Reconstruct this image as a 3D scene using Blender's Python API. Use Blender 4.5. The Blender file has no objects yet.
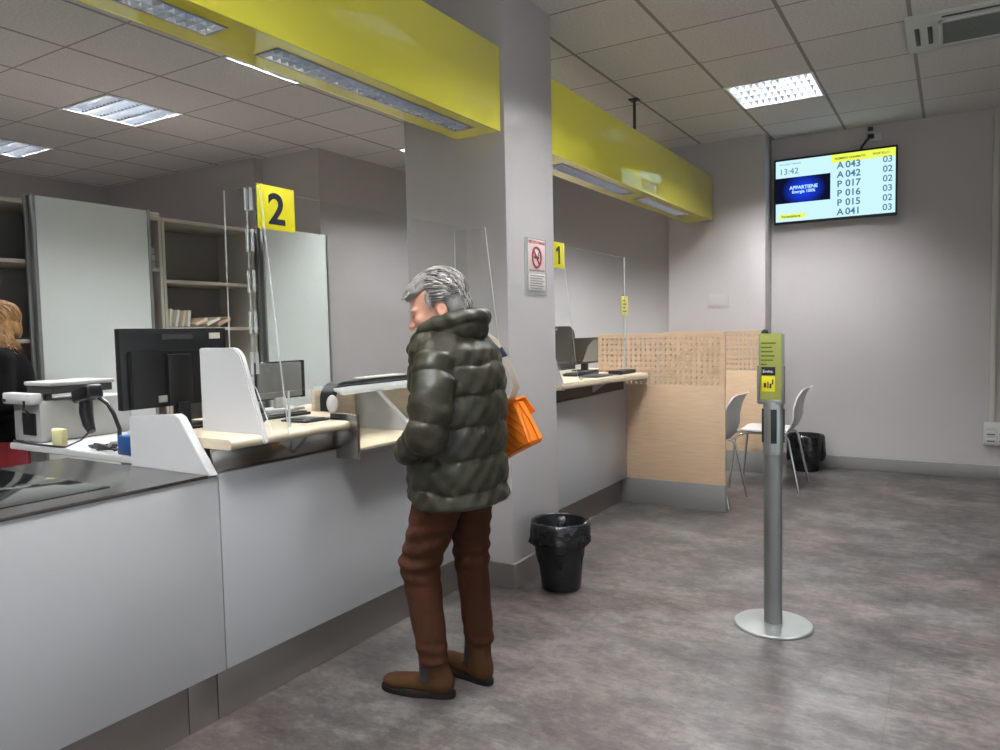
import bpy, bmesh, math, random
import numpy as np
from mathutils import Vector, Matrix
random.seed(7); np.random.seed(7)
S = bpy.context.scene
C = S.collection
PI = math.pi

# ------------------------------------------------------------------ materials
def srgb(r, g, b):
    f = lambda c: (c/255/12.92) if c <= 10 else ((c/255+.055)/1.055)**2.4
    return (f(r), f(g), f(b), 1)
MATS = {}
def mat(name, col, rough=.5, metal=0, spec=.5, bump=0, bscale=40, var=0, vscale=6, coat=0, sheen=0, stretch=None):
    m = bpy.data.materials.new(name); m.use_nodes = True
    nt = m.node_tree; N = nt.nodes; L = nt.links
    p = N['Principled BSDF']
    p.inputs['Base Color'].default_value = col
    p.inputs['Roughness'].default_value = rough
    p.inputs['Metallic'].default_value = metal
    p.inputs['Specular IOR Level'].default_value = spec
    p.inputs['Coat Weight'].default_value = coat
    p.inputs['Coat Roughness'].default_value = .05
    p.inputs['Sheen Weight'].default_value = sheen
    if bump or var:
        tc = N.new('ShaderNodeTexCoord'); mp = N.new('ShaderNodeMapping')
        L.new(tc.outputs['Object'], mp.inputs['Vector'])
        if stretch: mp.inputs['Scale'].default_value = stretch
    if var:
        n = N.new('ShaderNodeTexNoise'); n.inputs['Scale'].default_value = vscale; n.inputs['Detail'].default_value = 5
        L.new(mp.outputs['Vector'], n.inputs['Vector'])
        hs = N.new('ShaderNodeHueSaturation'); hs.inputs['Color'].default_value = col
        r = N.new('ShaderNodeMapRange'); r.inputs['From Min'].default_value = .3; r.inputs['From Max'].default_value = .7
        r.inputs['To Min'].default_value = 1-var; r.inputs['To Max'].default_value = 1+var
        L.new(n.outputs['Fac'], r.inputs['Value']); L.new(r.outputs['Result'], hs.inputs['Value'])
        L.new(hs.outputs['Color'], p.inputs['Base Color'])
    if bump:
        n2 = N.new('ShaderNodeTexNoise'); n2.inputs['Scale'].default_value = bscale; n2.inputs['Detail'].default_value = 4
        L.new(mp.outputs['Vector'], n2.inputs['Vector'])
        b = N.new('ShaderNodeBump'); b.inputs['Strength'].default_value = bump; b.inputs['Distance'].default_value = .01
        L.new(n2.outputs['Fac'], b.inputs['Height']); L.new(b.outputs['Normal'], p.inputs['Normal'])
    MATS[name] = m
    return m
def emis(name, col, s):
    m = bpy.data.materials.new(name); m.use_nodes = True
    nt = m.node_tree; nt.nodes.clear()
    e = nt.nodes.new('ShaderNodeEmission'); e.inputs['Color'].default_value = col; e.inputs['Strength'].default_value = s
    o = nt.nodes.new('ShaderNodeOutputMaterial'); nt.links.new(e.outputs[0], o.inputs[0])
    return m
def clear(name, tint, glossy=.08, haze=0):
    m = bpy.data.materials.new(name); m.use_nodes = True
    nt = m.node_tree; nt.nodes.clear(); N = nt.nodes; L = nt.links
    t = N.new('ShaderNodeBsdfTransparent'); t.inputs['Color'].default_value = tint
    g = N.new('ShaderNodeBsdfGlossy'); g.inputs['Roughness'].default_value = .02
    lw = N.new('ShaderNodeFresnel'); lw.inputs['IOR'].default_value = 1.3
    ge = N.new('ShaderNodeNewGeometry'); k = N.new('ShaderNodeMath'); k.operation = 'MULTIPLY_ADD'
    k.inputs[1].default_value = -1; k.inputs[2].default_value = 1; L.new(ge.outputs['Backfacing'], k.inputs[0])   # reflect on the outer faces only
    k2 = N.new('ShaderNodeMath'); k2.operation = 'MULTIPLY'; L.new(k.outputs[0], k2.inputs[0]); L.new(lw.outputs[0], k2.inputs[1])
    mx = N.new('ShaderNodeMixShader'); L.new(k2.outputs[0], mx.inputs[0]); L.new(t.outputs[0], mx.inputs[1]); L.new(g.outputs[0], mx.inputs[2])
    last = mx
    if haze:
        d = N.new('ShaderNodeBsdfDiffuse'); d.inputs['Color'].default_value = (.8, .82, .82, 1)
        m2 = N.new('ShaderNodeMixShader'); m2.inputs[0].default_value = haze
        L.new(mx.outputs[0], m2.inputs[1]); L.new(d.outputs[0], m2.inputs[2]); last = m2
    o = N.new('ShaderNodeOutputMaterial'); L.new(last.outputs[0], o.inputs[0])
    return m

WALL = mat('wall_paint', srgb(184, 178, 177), .75, bump=.05, bscale=180, var=.02, vscale=2)
PILL = WALL
WHITE = mat('white_laminate', srgb(192, 191, 191), .42, var=.015, vscale=3)
PANEL = mat('counter_laminate', srgb(168, 167, 168), .4, var=.02, vscale=2.5)
KICK = mat('brushed_kick_metal', srgb(146, 137, 132), .45, metal=.55, bump=.08, bscale=60, stretch=(1, 1, 12))
BASE = mat('grey_baseboard', srgb(140, 137, 136), .45, metal=.4, bump=.05, bscale=60, stretch=(1, 1, 12))
STEEL = mat('polished_steel', srgb(170, 166, 162), .22, metal=1, bump=.03, bscale=30, stretch=(1, 1, 14))
CHROME = mat('chrome', srgb(205, 205, 205), .12, metal=1)
ALU = mat('aluminium', srgb(150, 152, 150), .38, metal=.75)
POLE = mat('grey_pole', srgb(128, 130, 128), .4, metal=.6)
DISC = mat('brushed_disc', srgb(165, 168, 165), .35, metal=.7, bump=.05, bscale=90)
BLACK = mat('black_plastic', srgb(22, 22, 24), .38, bump=.03, bscale=300)
DARK = mat('dark_grey_plastic', srgb(58, 57, 58), .5)
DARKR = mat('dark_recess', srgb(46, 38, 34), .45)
GREYP = mat('grey_plastic', srgb(166, 165, 160), .5, bump=.02, bscale=200)
CABW = mat('cabinet_white', srgb(214, 219, 214), .5, var=.015, vscale=2)
CABG = mat('cabinet_grey_back', srgb(128, 124, 120), .65)
CABF = mat('cabinet_frame', srgb(186, 178, 164), .55)
YELLOW = mat('yellow_lacquer', srgb(248, 238, 84), .1, spec=.5, coat=.6, var=.01, vscale=2)
YSIGN = mat('yellow_sign', srgb(238, 224, 30), .45)
NAVY = mat('navy_ink', srgb(22, 28, 46), .5)
CREAM = mat('cream_note', srgb(208, 202, 150), .7)
PAPER = mat('paper', srgb(226, 222, 210), .8)
PAPERP = mat('pink_paper', srgb(226, 206, 202), .7)
RED = mat('prohibition_red', srgb(170, 50, 55), .6)
INK = mat('grey_ink', srgb(120, 116, 112), .7)
BLUE = mat('blue_plastic', srgb(38, 76, 130), .4)
TEAL = mat('teal_film', srgb(70, 140, 125), .5)
GREENP = mat('leaflet_green', srgb(168, 172, 84), .55)
BINM = mat('bin_plastic', srgb(17, 17, 18), .45, bump=.04, bscale=120)
LINER = mat('bin_liner', srgb(16, 16, 17), .22, bump=.8, bscale=28, spec=.7)
CHAIRW = mat('chair_shell', srgb(206, 204, 203), .4)
OLIVE = mat('olive_nylon', srgb(46, 43, 30), .47, spec=.4, bump=.30, bscale=34, var=.06, vscale=5)
OLIVED = mat('olive_nylon_dark', srgb(60, 60, 46), .45)
TROUS = mat('brown_cloth', srgb(63, 36, 24), .9, spec=.15, bump=.25, bscale=45, var=.07, vscale=8)
SUEDE = mat('brown_suede', srgb(60, 38, 19), .85, spec=.15, bump=.15, bscale=120, var=.14, vscale=14)
SOLE = mat('dark_rubber', srgb(24, 18, 15), .7, spec=.2)
ELAST = mat('dark_elastic', srgb(26, 24, 20), .85, bump=.3, bscale=200)
SKIN = mat('skin', srgb(206, 152, 128), .55, var=.08, vscale=30)
LIPS = mat('lips', srgb(160, 96, 88), .5)
EYEW = mat('eye_white', srgb(190, 182, 176), .3)
EYED = mat('eye_dark', srgb(40, 30, 24), .2)
HAIRG = mat('grey_hair', srgb(128, 124, 120), .5, bump=.9, bscale=30, var=.4, vscale=24, stretch=(1, 1, .35))
HAIRL = mat('light_grey_hair', srgb(168, 163, 157), .5, var=.2, vscale=40)
HAIRD = mat('dark_grey_hair', srgb(88, 83, 80), .5, var=.2, vscale=40)
BLOND = mat('blonde_hair', srgb(140, 104, 62), .5, bump=.8, bscale=30, var=.35, vscale=26, stretch=(1, 1, .3))
KNIT = mat('black_knit', srgb(12, 11, 12), .95, spec=.1, bump=.3, bscale=90)
REDC = mat('red_cloth', srgb(120, 24, 34), .85, bump=.2, bscale=60)
ORANGE = mat('orange_leather', srgb(236, 128, 30), .36, spec=.5, bump=.12, bscale=110, var=.05, vscale=20)
ORANGED = mat('orange_leather_edge', srgb(150, 66, 22), .45)
STRAP = mat('cream_strap', srgb(206, 196, 176), .6)
BLUEG = mat('blue_grey_band', srgb(58, 72, 98), .6)
ACR = clear('acrylic_clear', (.975, .985, .98, 1))
ACRE = clear('acrylic_edge', (.9, .95, .94, 1), haze=.5)
GLASSD = mat('dark_glass_top', srgb(38, 40, 42), .045, spec=.8, coat=.5)
STEELT = mat('steel_worktop', srgb(120, 118, 116), .22, metal=.85, bump=.03, bscale=40)
GRILLE = mat('ac_grille', srgb(120, 124, 118), .6)
ACW = mat('ac_white', srgb(200, 203, 198), .5)
LOUV = mat('louver_metal', srgb(196, 202, 212), .30, metal=1)
TUBE = emis('lamp_tube', (.95, .98, 1, 1), 560)
TUBEW = emis('fascia_lamp_tube', (1, .94, .86, 1), 150)
TUBEO = emis('fascia_lamp_bright', (1, .95, .88, 1), 190)

def wood_mat(name, c1, c2, rough=.45):
    m = mat(name, c1, rough); nt = m.node_tree; N = nt.nodes; L = nt.links
    tc = N.new('ShaderNodeTexCoord'); mp = N.new('ShaderNodeMapping'); mp.inputs['Scale'].default_value = (3, 3, 30)
    n = N.new('ShaderNodeTexNoise'); n.inputs['Scale'].default_value = 2.5; n.inputs['Detail'].default_value = 6
    cr = N.new('ShaderNodeValToRGB'); cr.color_ramp.elements[0].color = c1; cr.color_ramp.elements[1].color = c2
    cr.color_ramp.elements[0].position = .35; cr.color_ramp.elements[1].position = .7
    L.new(tc.outputs['Object'], mp.inputs[0]); L.new(mp.outputs[0], n.inputs['Vector']); L.new(n.outputs['Fac'], cr.inputs[0])
    L.new(cr.outputs[0], N['Principled BSDF'].inputs['Base Color'])
    return m
WOOD = wood_mat('birch_veneer', srgb(210, 181, 150), srgb(201, 170, 138))
WOODT = wood_mat('pale_worktop', srgb(202, 188, 166), srgb(192, 176, 152), .35)

def floor_mat():
    m = mat('stone_vinyl', srgb(140, 132, 128), .42, spec=.4); nt = m.node_tree; N = nt.nodes; L = nt.links
    p = N['Principled BSDF']
    tc = N.new('ShaderNodeTexCoord'); mp = N.new('ShaderNodeMapping')
    mp.inputs['Rotation'].default_value = (0, 0, PI/2); mp.inputs['Location'].default_value = (.31, .17, 0)
    L.new(tc.outputs['Object'], mp.inputs[0])
    br = N.new('ShaderNodeTexBrick'); br.inputs['Scale'].default_value = 1
    br.inputs['Brick Width'].default_value = .9; br.inputs['Row Height'].default_value = .6
    br.inputs['Mortar Size'].default_value = .0022; br.inputs['Mortar Smooth'].default_value = .3; br.inputs['Bias'].default_value = 0
    br.inputs['Color1'].default_value = (.42, .42, .42, 1); br.inputs['Color2'].default_value = (.58, .58, .58, 1); br.inputs['Mortar'].default_value = (.3, .3, .3, 1)
    L.new(mp.outputs[0], br.inputs['Vector'])
    def noise(sc, det, rough, stretch):
        q = N.new('ShaderNodeMapping'); q.inputs['Scale'].default_value = stretch; L.new(tc.outputs['Object'], q.inputs[0])
        n = N.new('ShaderNodeTexNoise'); n.inputs['Scale'].default_value = sc; n.inputs['Detail'].default_value = det; n.inputs['Roughness'].default_value = rough
        n.inputs['Distortion'].default_value = .2
        L.new(q.outputs[0], n.inputs['Vector']); return n
    n1 = noise(2.1, 9, .66, (.9, 1.2, 1)); n2 = noise(7, 9, .76, (.85, 1.3, 1)); n3 = noise(1.1, 3, .5, (1, 1, 1))
    def math_(op, a, b):
        k = N.new('ShaderNodeMath'); k.operation = op
        for i, v in ((0, a), (1, b)):
            if isinstance(v, (int, float)): k.inputs[i].default_value = v
            else: L.new(v, k.inputs[i])
        return k.outputs[0]
    s = math_('ADD', math_('MULTIPLY', n1.outputs['Fac'], .62), math_('MULTIPLY', n2.outputs['Fac'], .52))
    sb = N.new('ShaderNodeSeparateColor'); L.new(br.outputs['Color'], sb.inputs[0])
    n4 = noise(26, 7, .8, (.8, 1.4, 1))
    s = math_('ADD', s, math_('MULTIPLY', sb.outputs[0], .16)); s = math_('ADD', s, math_('MULTIPLY', n4.outputs['Fac'], .42)); s = math_('SUBTRACT', s, .21)
    cr = N.new('ShaderNodeValToRGB'); e = cr.color_ramp.elements
    e[0].position = .50; e[0].color = srgb(54, 49, 48); e[1].position = .82; e[1].color = srgb(122, 115, 112)
    e2 = cr.color_ramp.elements.new(.64); e2.color = srgb(84, 78, 76)
    L.new(s, cr.inputs[0])
    mx = N.new('ShaderNodeMix'); mx.data_type = 'RGBA'; mx.blend_type = 'MULTIPLY'; 
    cr2 = N.new('ShaderNodeValToRGB'); cr2.color_ramp.elements[0].position = .4; cr2.color_ramp.elements[1].position = .62
    cr2.color_ramp.elements[0].color = (.95, 1, .99, 1); cr2.color_ramp.elements[1].color = (1, .95, .93, 1)
    L.new(n3.outputs['Fac'], cr2.inputs[0]); mx.inputs[0].default_value = 1
    L.new(cr.outputs[0], mx.inputs[6]); L.new(cr2.outputs[0], mx.inputs[7])
    L.new(mx.outputs[2], p.inputs['Base Color'])
    b = N.new('ShaderNodeBump'); b.inputs['Strength'].default_value = .08; b.inputs['Distance'].default_value = .004
    L.new(n2.outputs['Fac'], b.inputs['Height']); L.new(b.outputs[0], p.inputs['Normal'])
    return m
FLOOR = floor_mat()

GX, GY, T = -.22, 2.48, .6
def ceil_mat():
    m = mat('ceiling_tiles', srgb(176, 171, 167), .9, spec=.2); nt = m.node_tree; N = nt.nodes; L = nt.links
    p = N['Principled BSDF']
    tc = N.new('ShaderNodeTexCoord'); sp = N.new('ShaderNodeSeparateXYZ'); L.new(tc.outputs['Object'], sp.inputs[0])
    def math_(op, a, b=0, c=0):
        k = N.new('ShaderNodeMath'); k.operation = op
        for i, v in ((0, a), (1, b), (2, c)):
            if isinstance(v, (int, float)): k.inputs[i].default_value = v
            else: L.new(v, k.inputs[i])
        return k.outputs[0]
    def line(sock, off, w):
        a = math_('ADD', sock, -off + 60*T + w/2)
        a = math_('MODULO', a, T)
        return math_('LESS_THAN', a, w)
    lx = line(sp.outputs[0], GX, .022); ly = line(sp.outputs[1], GY, .012)
    ln = math_('MAXIMUM', lx, ly)
    n = N.new('ShaderNodeTexNoise'); n.inputs['Scale'].default_value = 70; n.inputs['Detail'].default_value = 4; L.new(tc.outputs['Object'], n.inputs['Vector'])
    cr = N.new('ShaderNodeValToRGB'); cr.color_ramp.elements[0].position = .3; cr.color_ramp.elements[1].position = .7
    cr.color_ramp.elements[0].color = srgb(206, 202, 198); cr.color_ramp.elements[1].color = srgb(228, 224, 220)
    L.new(n.outputs['Fac'], cr.inputs[0])
    # one slightly different tone for each tile
    fx = math_('FLOOR', math_('DIVIDE', math_('ADD', sp.outputs[0], -GX), T)); fy = math_('FLOOR', math_('DIVIDE', math_('ADD', sp.outputs[1], -GY), T))
    cb = N.new('ShaderNodeCombineXYZ'); L.new(fx, cb.inputs[0]); L.new(fy, cb.inputs[1])
    wn = N.new('ShaderNodeTexWhiteNoise'); wn.noise_dimensions = '2D'; L.new(cb.outputs[0], wn.inputs['Vector'])
    hs = N.new('ShaderNodeHueSaturation'); L.new(cr.outputs[0], hs.inputs['Color'])
    L.new(math_('MULTIPLY_ADD', wn.outputs['Value'], .07, .965), hs.inputs['Value'])
    mx = N.new('ShaderNodeMix'); mx.data_type = 'RGBA'; L.new(ln, mx.inputs[0]); L.new(hs.outputs[0], mx.inputs[6]); mx.inputs[7].default_value = srgb(150, 145, 141)
    L.new(mx.outputs[2], p.inputs['Base Color'])
    b = N.new('ShaderNodeBump'); b.inputs['Strength'].default_value = .15; b.inputs['Distance'].default_value = .003
    L.new(n.outputs['Fac'], b.inputs['Height']); L.new(b.outputs[0], p.inputs['Normal'])
    return m
CEIL = ceil_mat()

# ------------------------------------------------------------------ mesh helpers
def tag(o, label=None, cat=None, group=None, kind=None):
    if label: o['label'] = label
    if cat: o['category'] = cat
    if group: o['group'] = group
    if kind: o['kind'] = kind
    return o
def thing(name, label, cat, loc=(0, 0, 0), rz=0, group=None):
    o = bpy.data.objects.new(name, None); C.objects.link(o)
    o.location = loc; o.rotation_euler = (0, 0, rz); o.empty_display_size = .1
    return tag(o, label, cat, group)
class MB:
    """collects shapes into one mesh"""
    def __init__(s): s.v = []; s.f = []; s.m = []
    def raw(s, v, f, mi=0):
        n = len(s.v); s.v += [tuple(p) for p in v]; s.f += [tuple(i+n for i in q) for q in f]; s.m += [mi]*len(f); return s
    def bm(s, bm, mi=0):
        bm.verts.index_update(); s.raw([p.co[:] for p in bm.verts], [[x.index for x in q.verts] for q in bm.faces], mi); bm.free(); return s
    def box(s, x0, x1, y0, y1, z0, z1, bev=.003, seg=2, mi=0, mx=None):
        bm = bmesh.new(); bmesh.ops.create_cube(bm, size=1)
        for p in bm.verts: p.co = Vector(((x0+x1)/2+p.co.x*(x1-x0), (y0+y1)/2+p.co.y*(y1-y0), (z0+z1)/2+p.co.z*(z1-z0)))
        if bev: 
            bev = min(bev, .45*min(abs(x1-x0), abs(y1-y0), abs(z1-z0)))
            bmesh.ops.bevel(bm, geom=bm.edges[:], offset=bev, segments=seg, affect='EDGES', profile=.5)
        if mx: bm.transform(mx)
        bmesh.ops.recalc_face_normals(bm, faces=bm.faces[:])
        return s.bm(bm, mi)
    def prism(s, pts, axis, a, b, bev=0, mi=0, mx=None):
        """polygon pts in the two other axes extruded along axis from a to b"""
        def P(u, w, t): return {'x': (t, u, w), 'y': (u, t, w), 'z': (u, w, t)}[axis]
        bm = bmesh.new()
        va = [bm.verts.new(P(u, w, a)) for u, w in pts]; vb = [bm.verts.new(P(u, w, b)) for u, w in pts]
        bm.faces.new(va); bm.faces.new(vb[::-1]); n = len(pts)
        for i in range(n): bm.faces.new((va[i], vb[i], vb[(i+1) % n], va[(i+1) % n]))
        bmesh.ops.recalc_face_normals(bm, faces=bm.faces[:])
        if bev: bmesh.ops.bevel(bm, geom=bm.edges[:], offset=bev, segments=2, affect='EDGES')
        if mx: bm.transform(mx)
        return s.bm(bm, mi)
    def tube(s, pts, r, n=10, mi=0, closed=False):
        pts = [Vector(p) for p in pts]; k = len(pts)
        rs = r if isinstance(r, (list, tuple)) else [r]*k
        V = []; F = []; up = None
        for i, p in enumerate(pts):
            if closed: t = (pts[(i+1) % k]-pts[i-1]).normalized()
            else: t = (pts[min(i+1, k-1)]-pts[max(i-1, 0)]).normalized()
            if up is None:
                up = Vector((0, 0, 1)) if abs(t.z) < .9 else Vector((1, 0, 0))
            a = t.cross(up).normalized(); b = a.cross(t).normalized(); up = b
            for j in range(n):
                w = 2*PI*j/n; V.append(p+(a*math.cos(w)+b*math.sin(w))*rs[i])
        m = k if closed else k-1
        for i in range(m):
            for j in range(n):
                q = (i+1) % k
                F.append((i*n+j, i*n+(j+1) % n, q*n+(j+1) % n, q*n+j))
        if not closed: F += [tuple(range(n))[::-1], tuple((k-1)*n+j for j in range(n))]
        return s.raw(V, F, mi)
    def lathe(s, prof, cx=0, cy=0, n=40, mi=0, fn=None):
        V = []; F = []; k = len(prof)
        for i, (r, z) in enumerate(prof):
            for j in range(n):
                w = 2*PI*j/n; p = (cx+r*math.cos(w), cy+r*math.sin(w), z)
                V.append(fn(p, i, w) if fn else p)
        for i in range(k-1):
            for j in range(n): F.append((i*n+j, i*n+(j+1) % n, (i+1)*n+(j+1) % n, (i+1)*n+j))
        if prof[0][0] > 1e-6: F.append(tuple(range(n))[::-1])
        if prof[-1][0] > 1e-6: F.append(tuple((k-1)*n+j for j in range(n)))
        return s.raw(V, F, mi)
    def ell(s, c, r, n=16, mi=0, mx=None):
        bm = bmesh.new(); bmesh.ops.create_uvsphere(bm, u_segments=n, v_segments=n//2+2, radius=1)
        for p in bm.verts: p.co = Vector((p.co.x*r[0], p.co.y*r[1], p.co.z*r[2]))
        if mx: bm.transform(mx)
        bm.transform(Matrix.Translation(c))
        return s.bm(bm, mi)
    def build(s, name, mats, parent=None, local=False, smooth=35, label=None):
        me = bpy.data.meshes.new(name)
        v = s.v
        if parent is not None and not local:
            b = parent
            off = Vector((0, 0, 0))
            while b is not None: off += b.location; b = b.parent
            v = [(p[0]-off.x, p[1]-off.y, p[2]-off.z) for p in v]
        me.from_pydata(v, [], s.f)
        for m in (mats if isinstance(mats, (list, tuple)) else [mats]): me.materials.append(m)
        me.polygons.foreach_set('material_index', s.m)
        if smooth:
            me.polygons.foreach_set('use_smooth', [True]*len(me.polygons)); me.set_sharp_from_angle(angle=math.radians(smooth))
        me.validate(); me.update()
        o = bpy.data.objects.new(name, me); C.objects.link(o)
        if parent is not None: o.parent = parent
        if label: o['label'] = label
        return o
def struct(name, mb, m, smooth=35): return tag(mb.build(name, m, smooth=smooth), kind='structure')
def arc(cx, cy, r, a0, a1, n=8): return [(cx+r*math.cos(a0+(a1-a0)*i/n), cy+r*math.sin(a0+(a1-a0)*i/n)) for i in range(n+1)]

def text_raw(body, size, bold=0, align='LEFT'):
    cu = bpy.data.curves.new('tmp', 'FONT'); cu.body = body; cu.size = size; cu.offset = bold; cu.align_x = align
    cu.extrude = .0004
    o = bpy.data.objects.new('tmp', cu); C.objects.link(o)
    bpy.context.view_layer.update()
    me = bpy.data.meshes.new_from_object(o.evaluated_get(bpy.context.evaluated_depsgraph_get()))
    v = [p.co.copy() for p in me.vertices]; f = [tuple(q.vertices) for q in me.polygons]
    bpy.data.objects.remove(o); bpy.data.curves.remove(cu); bpy.data.meshes.remove(me)
    return v, f
def text(mb, body, size, org, right, up, bold=0, align='LEFT', mi=0, sx=1):
    v, f = text_raw(body, size, bold, align)
    r = Vector(right); u = Vector(up); n = r.cross(u); o = Vector(org)
    mb.raw([o+r*p.x*sx+u*p.y+n*p.z for p in v], f, mi)
    return mb

# ------------------------------------------------------------------ implicit surfaces -> mesh (surface nets)
class Field:
    def __init__(s, lo, hi, h):
        s.lo = np.array(lo, float); s.h = h; s.n = np.ceil((np.array(hi)-s.lo)/h).astype(int)+1
        s.a = np.full(s.n, 9., np.float32)
    def sub(s, lo, hi):
        i0 = np.clip(np.floor((np.array(lo)-s.lo)/s.h).astype(int), 0, s.n-1); i1 = np.clip(np.ceil((np.array(hi)-s.lo)/s.h).astype(int)+1, 1, s.n)
        ax = [(s.lo[k]+s.h*np.arange(i0[k], i1[k])).astype(np.float32) for k in range(3)]
        return tuple(slice(i0[k], i1[k]) for k in range(3)), np.meshgrid(*ax, indexing='ij')
    def op(s, fn, lo, hi, k=.01, cut=False):
        m = 2*k+2*s.h
        sl, P = s.sub(np.array(lo)-m, np.array(hi)+m)
        if P[0].size == 0: return s
        d = fn(*P).astype(np.float32); a = s.a[sl]
        if cut: d = -d; a = -a
        if cut: a2 = -np.maximum(a, -d) if False else None
        if cut:
            # subtract: max(A, -B), smooth
            A = -a; B = d
            hh = np.clip(.5-.5*(B-A)/k, 0, 1) if k > 0 else (A > B).astype(float)
            s.a[sl] = B*(1-hh)+A*hh + k*hh*(1-hh)
            return s
        hh = np.clip(.5+.5*(a-d)/k, 0, 1)
        s.a[sl] = a*(1-hh)+d*hh - k*hh*(1-hh)
        return s
    def cap(s, p, q, r0, r1, k=.01, mod=None):
        p = np.array(p, float); q = np.array(q, float); d = q-p; dd = d@d
        def fn(x, y, z):
            t = np.clip(((x-p[0])*d[0]+(y-p[1])*d[1]+(z-p[2])*d[2])/dd, 0, 1)
            r = r0+(r1-r0)*t
            if mod: r = r+mod(t, x, y, z)
            return np.sqrt((x-p[0]-t*d[0])**2+(y-p[1]-t*d[1])**2+(z-p[2]-t*d[2])**2)-r
        R = max(r0, r1)+.02
        return s.op(fn, np.minimum(p, q)-R, np.maximum(p, q)+R, k)
    def ell(s, c, r, k=.01, M=None, cut=False):
        r = np.array(r, float)
        def fn(x, y, z):
            u, v, w = x-c[0], y-c[1], z-c[2]
            if M is not None:   # rows of M are the local axes
                u, v, w = (M[0][0]*u+M[0][1]*v+M[0][2]*w, M[1][0]*u+M[1][1]*v+M[1][2]*w, M[2][0]*u+M[2][1]*v+M[2][2]*w)
            k0 = np.sqrt((u/r[0])**2+(v/r[1])**2+(w/r[2])**2)
            k1 = np.sqrt((u/r[0]**2)**2+(v/r[1]**2)**2+(w/r[2]**2)**2)+1e-9
            return k0*(k0-1)/k1
        R = np.full(3, max(r)) if M is not None else r
        return s.op(fn, np.array(c)-R, np.array(c)+R, k, cut)
    def mesh(s):
        a = s.a; neg = a < 0; nx, ny, nz = a.shape
        cnt = np.zeros((nx-1, ny-1, nz-1), np.float32); acc = np.zeros((nx-1, ny-1, nz-1, 3), np.float32)
        off = [(i, j, k) for i in (0, 1) for j in (0, 1) for k in (0, 1)]
        def S_(A, o): return A[o[0]:nx-1+o[0], o[1]:ny-1+o[1], o[2]:nz-1+o[2]]
        for o in off:
            for ax in range(3):
                if o[ax]: continue
                q = list(o); q[ax] = 1
                A = S_(a, o); B = S_(a, q); m = S_(neg, o) != S_(neg, q)
                t = np.where(m, A/np.where(m, A-B, 1), 0)
                for k in range(3):
                    acc[..., k] += np.where(m, (t if k == ax else o[k]), 0)
                cnt += m
        act = cnt > 0; idx = np.full(act.shape, -1, np.int64); ii = np.argwhere(act); idx[act] = np.arange(len(ii))
        V = (ii+acc[act]/cnt[act][:, None])*s.h+s.lo
        F = []
        for ax in range(3):
            b, c = (ax+1) % 3, (ax+2) % 3
            sl0 = [slice(None)]*3; sl1 = [slice(None)]*3; sl0[ax] = slice(0, -1); sl1[ax] = slice(1, None)
            m = neg[tuple(sl0)] != neg[tuple(sl1)]; e = np.argwhere(m)
            lim = np.array(act.shape)
            ok = (e[:, b] > 0) & (e[:, c] > 0) & (e[:, b] < lim[b]) & (e[:, c] < lim[c])
            e = e[ok]
            def I(db, dc):
                q = e.copy(); q[:, b] -= db; q[:, c] -= dc; return idx[q[:, 0], q[:, 1], q[:, 2]]
            quad = np.stack([I(1, 1), I(0, 1), I(0, 0), I(1, 0)], 1)
            ng = neg[e[:, 0], e[:, 1], e[:, 2]]
            quad[~ng] = quad[~ng][:, ::-1]
            F.append(quad)
        F = np.concatenate(F)
        # light relaxation
        for _ in range(2):
            sm = np.zeros_like(V); ct = np.zeros(len(V))
            for i in range(4):
                u, w = F[:, i], F[:, (i+1) % 4]
                np.add.at(sm, u, V[w]); np.add.at(ct, u, 1); np.add.at(sm, w, V[u]); np.add.at(ct, w, 1)
            V = V*.5+.5*sm/np.maximum(ct, 1)[:, None]
        return V, F
    def build(s, name, mats, parent=None, label=None, mfn=None, warp=None):
        V, F = s.mesh()
        if warp is not None: V = warp(V)
        me = bpy.data.meshes.new(name)
        me.vertices.add(len(V)); me.vertices.foreach_set('co', V.astype(np.float32).ravel())
        me.loops.add(F.size); me.loops.foreach_set('vertex_index', F.astype(np.int32).ravel())
        me.polygons.add(len(F)); me.polygons.foreach_set('loop_start', np.arange(0, F.size, 4, dtype=np.int32))
        ml = mats if isinstance(mats, (list, tuple)) else [mats]
        for m in ml: me.materials.append(m)
        if mfn is not None: me.polygons.foreach_set('material_index', mfn(V[F].mean(1)).astype(np.int32))
        me.polygons.foreach_set('use_smooth', np.ones(len(F), bool))
        me.update(calc_edges=True); me.validate()
        o = bpy.data.objects.new(name, me); C.objects.link(o)
        if parent is not None: o.parent = parent
        if label: o['label'] = label
        return o

# ================================================================== SETTING
H = 3.0
XL, XR, YB, YR = -8.1, 2.6, 7.25, -2.6
struct('floor', MB().box(XL-.2, XR+.2, YR-.2, YB+.2, -.1, 0, 0), FLOOR, 0)

LAMPS = [(-1.42, 5.48), (-1.42, 3.08), (-1.42, .68), (-1.42, -1.72), (.98, 3.08), (.98, .68), (.98, -1.72),
         (-3.82, 3.08), (-4.42, 5.48), (-3.22, 4.88), (-3.82, 1.28), (-3.22, -.52), (-5.62, 3.08), (-5.62, .68), (-7.42, 3.08), (-7.42, .68)]  # staff lights behind the pillar and nearest the cabinets added to brighten that area
cm = MB(); V = []; F = []
for i in range(-14, 5):
    for j in range(-9, 9):
        x, y = GX+i*T, GY+j*T
        if any(abs(x-a) < .05 and abs(y-b) < .05 for a, b in LAMPS): continue
        cm.raw([(x, y, H), (x, y+T, H), (x+T, y+T, H), (x+T, y, H)], [(0, 1, 2, 3)])
cm.raw([(XL-.5, YR-.5, H+.3), (XL-.5, YB+.3, H+.3), (XR+.5, YB+.3, H+.3), (XR+.5, YR-.5, H+.3)], [(0, 1, 2, 3)])
struct('ceiling', cm, CEIL, 0)

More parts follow.
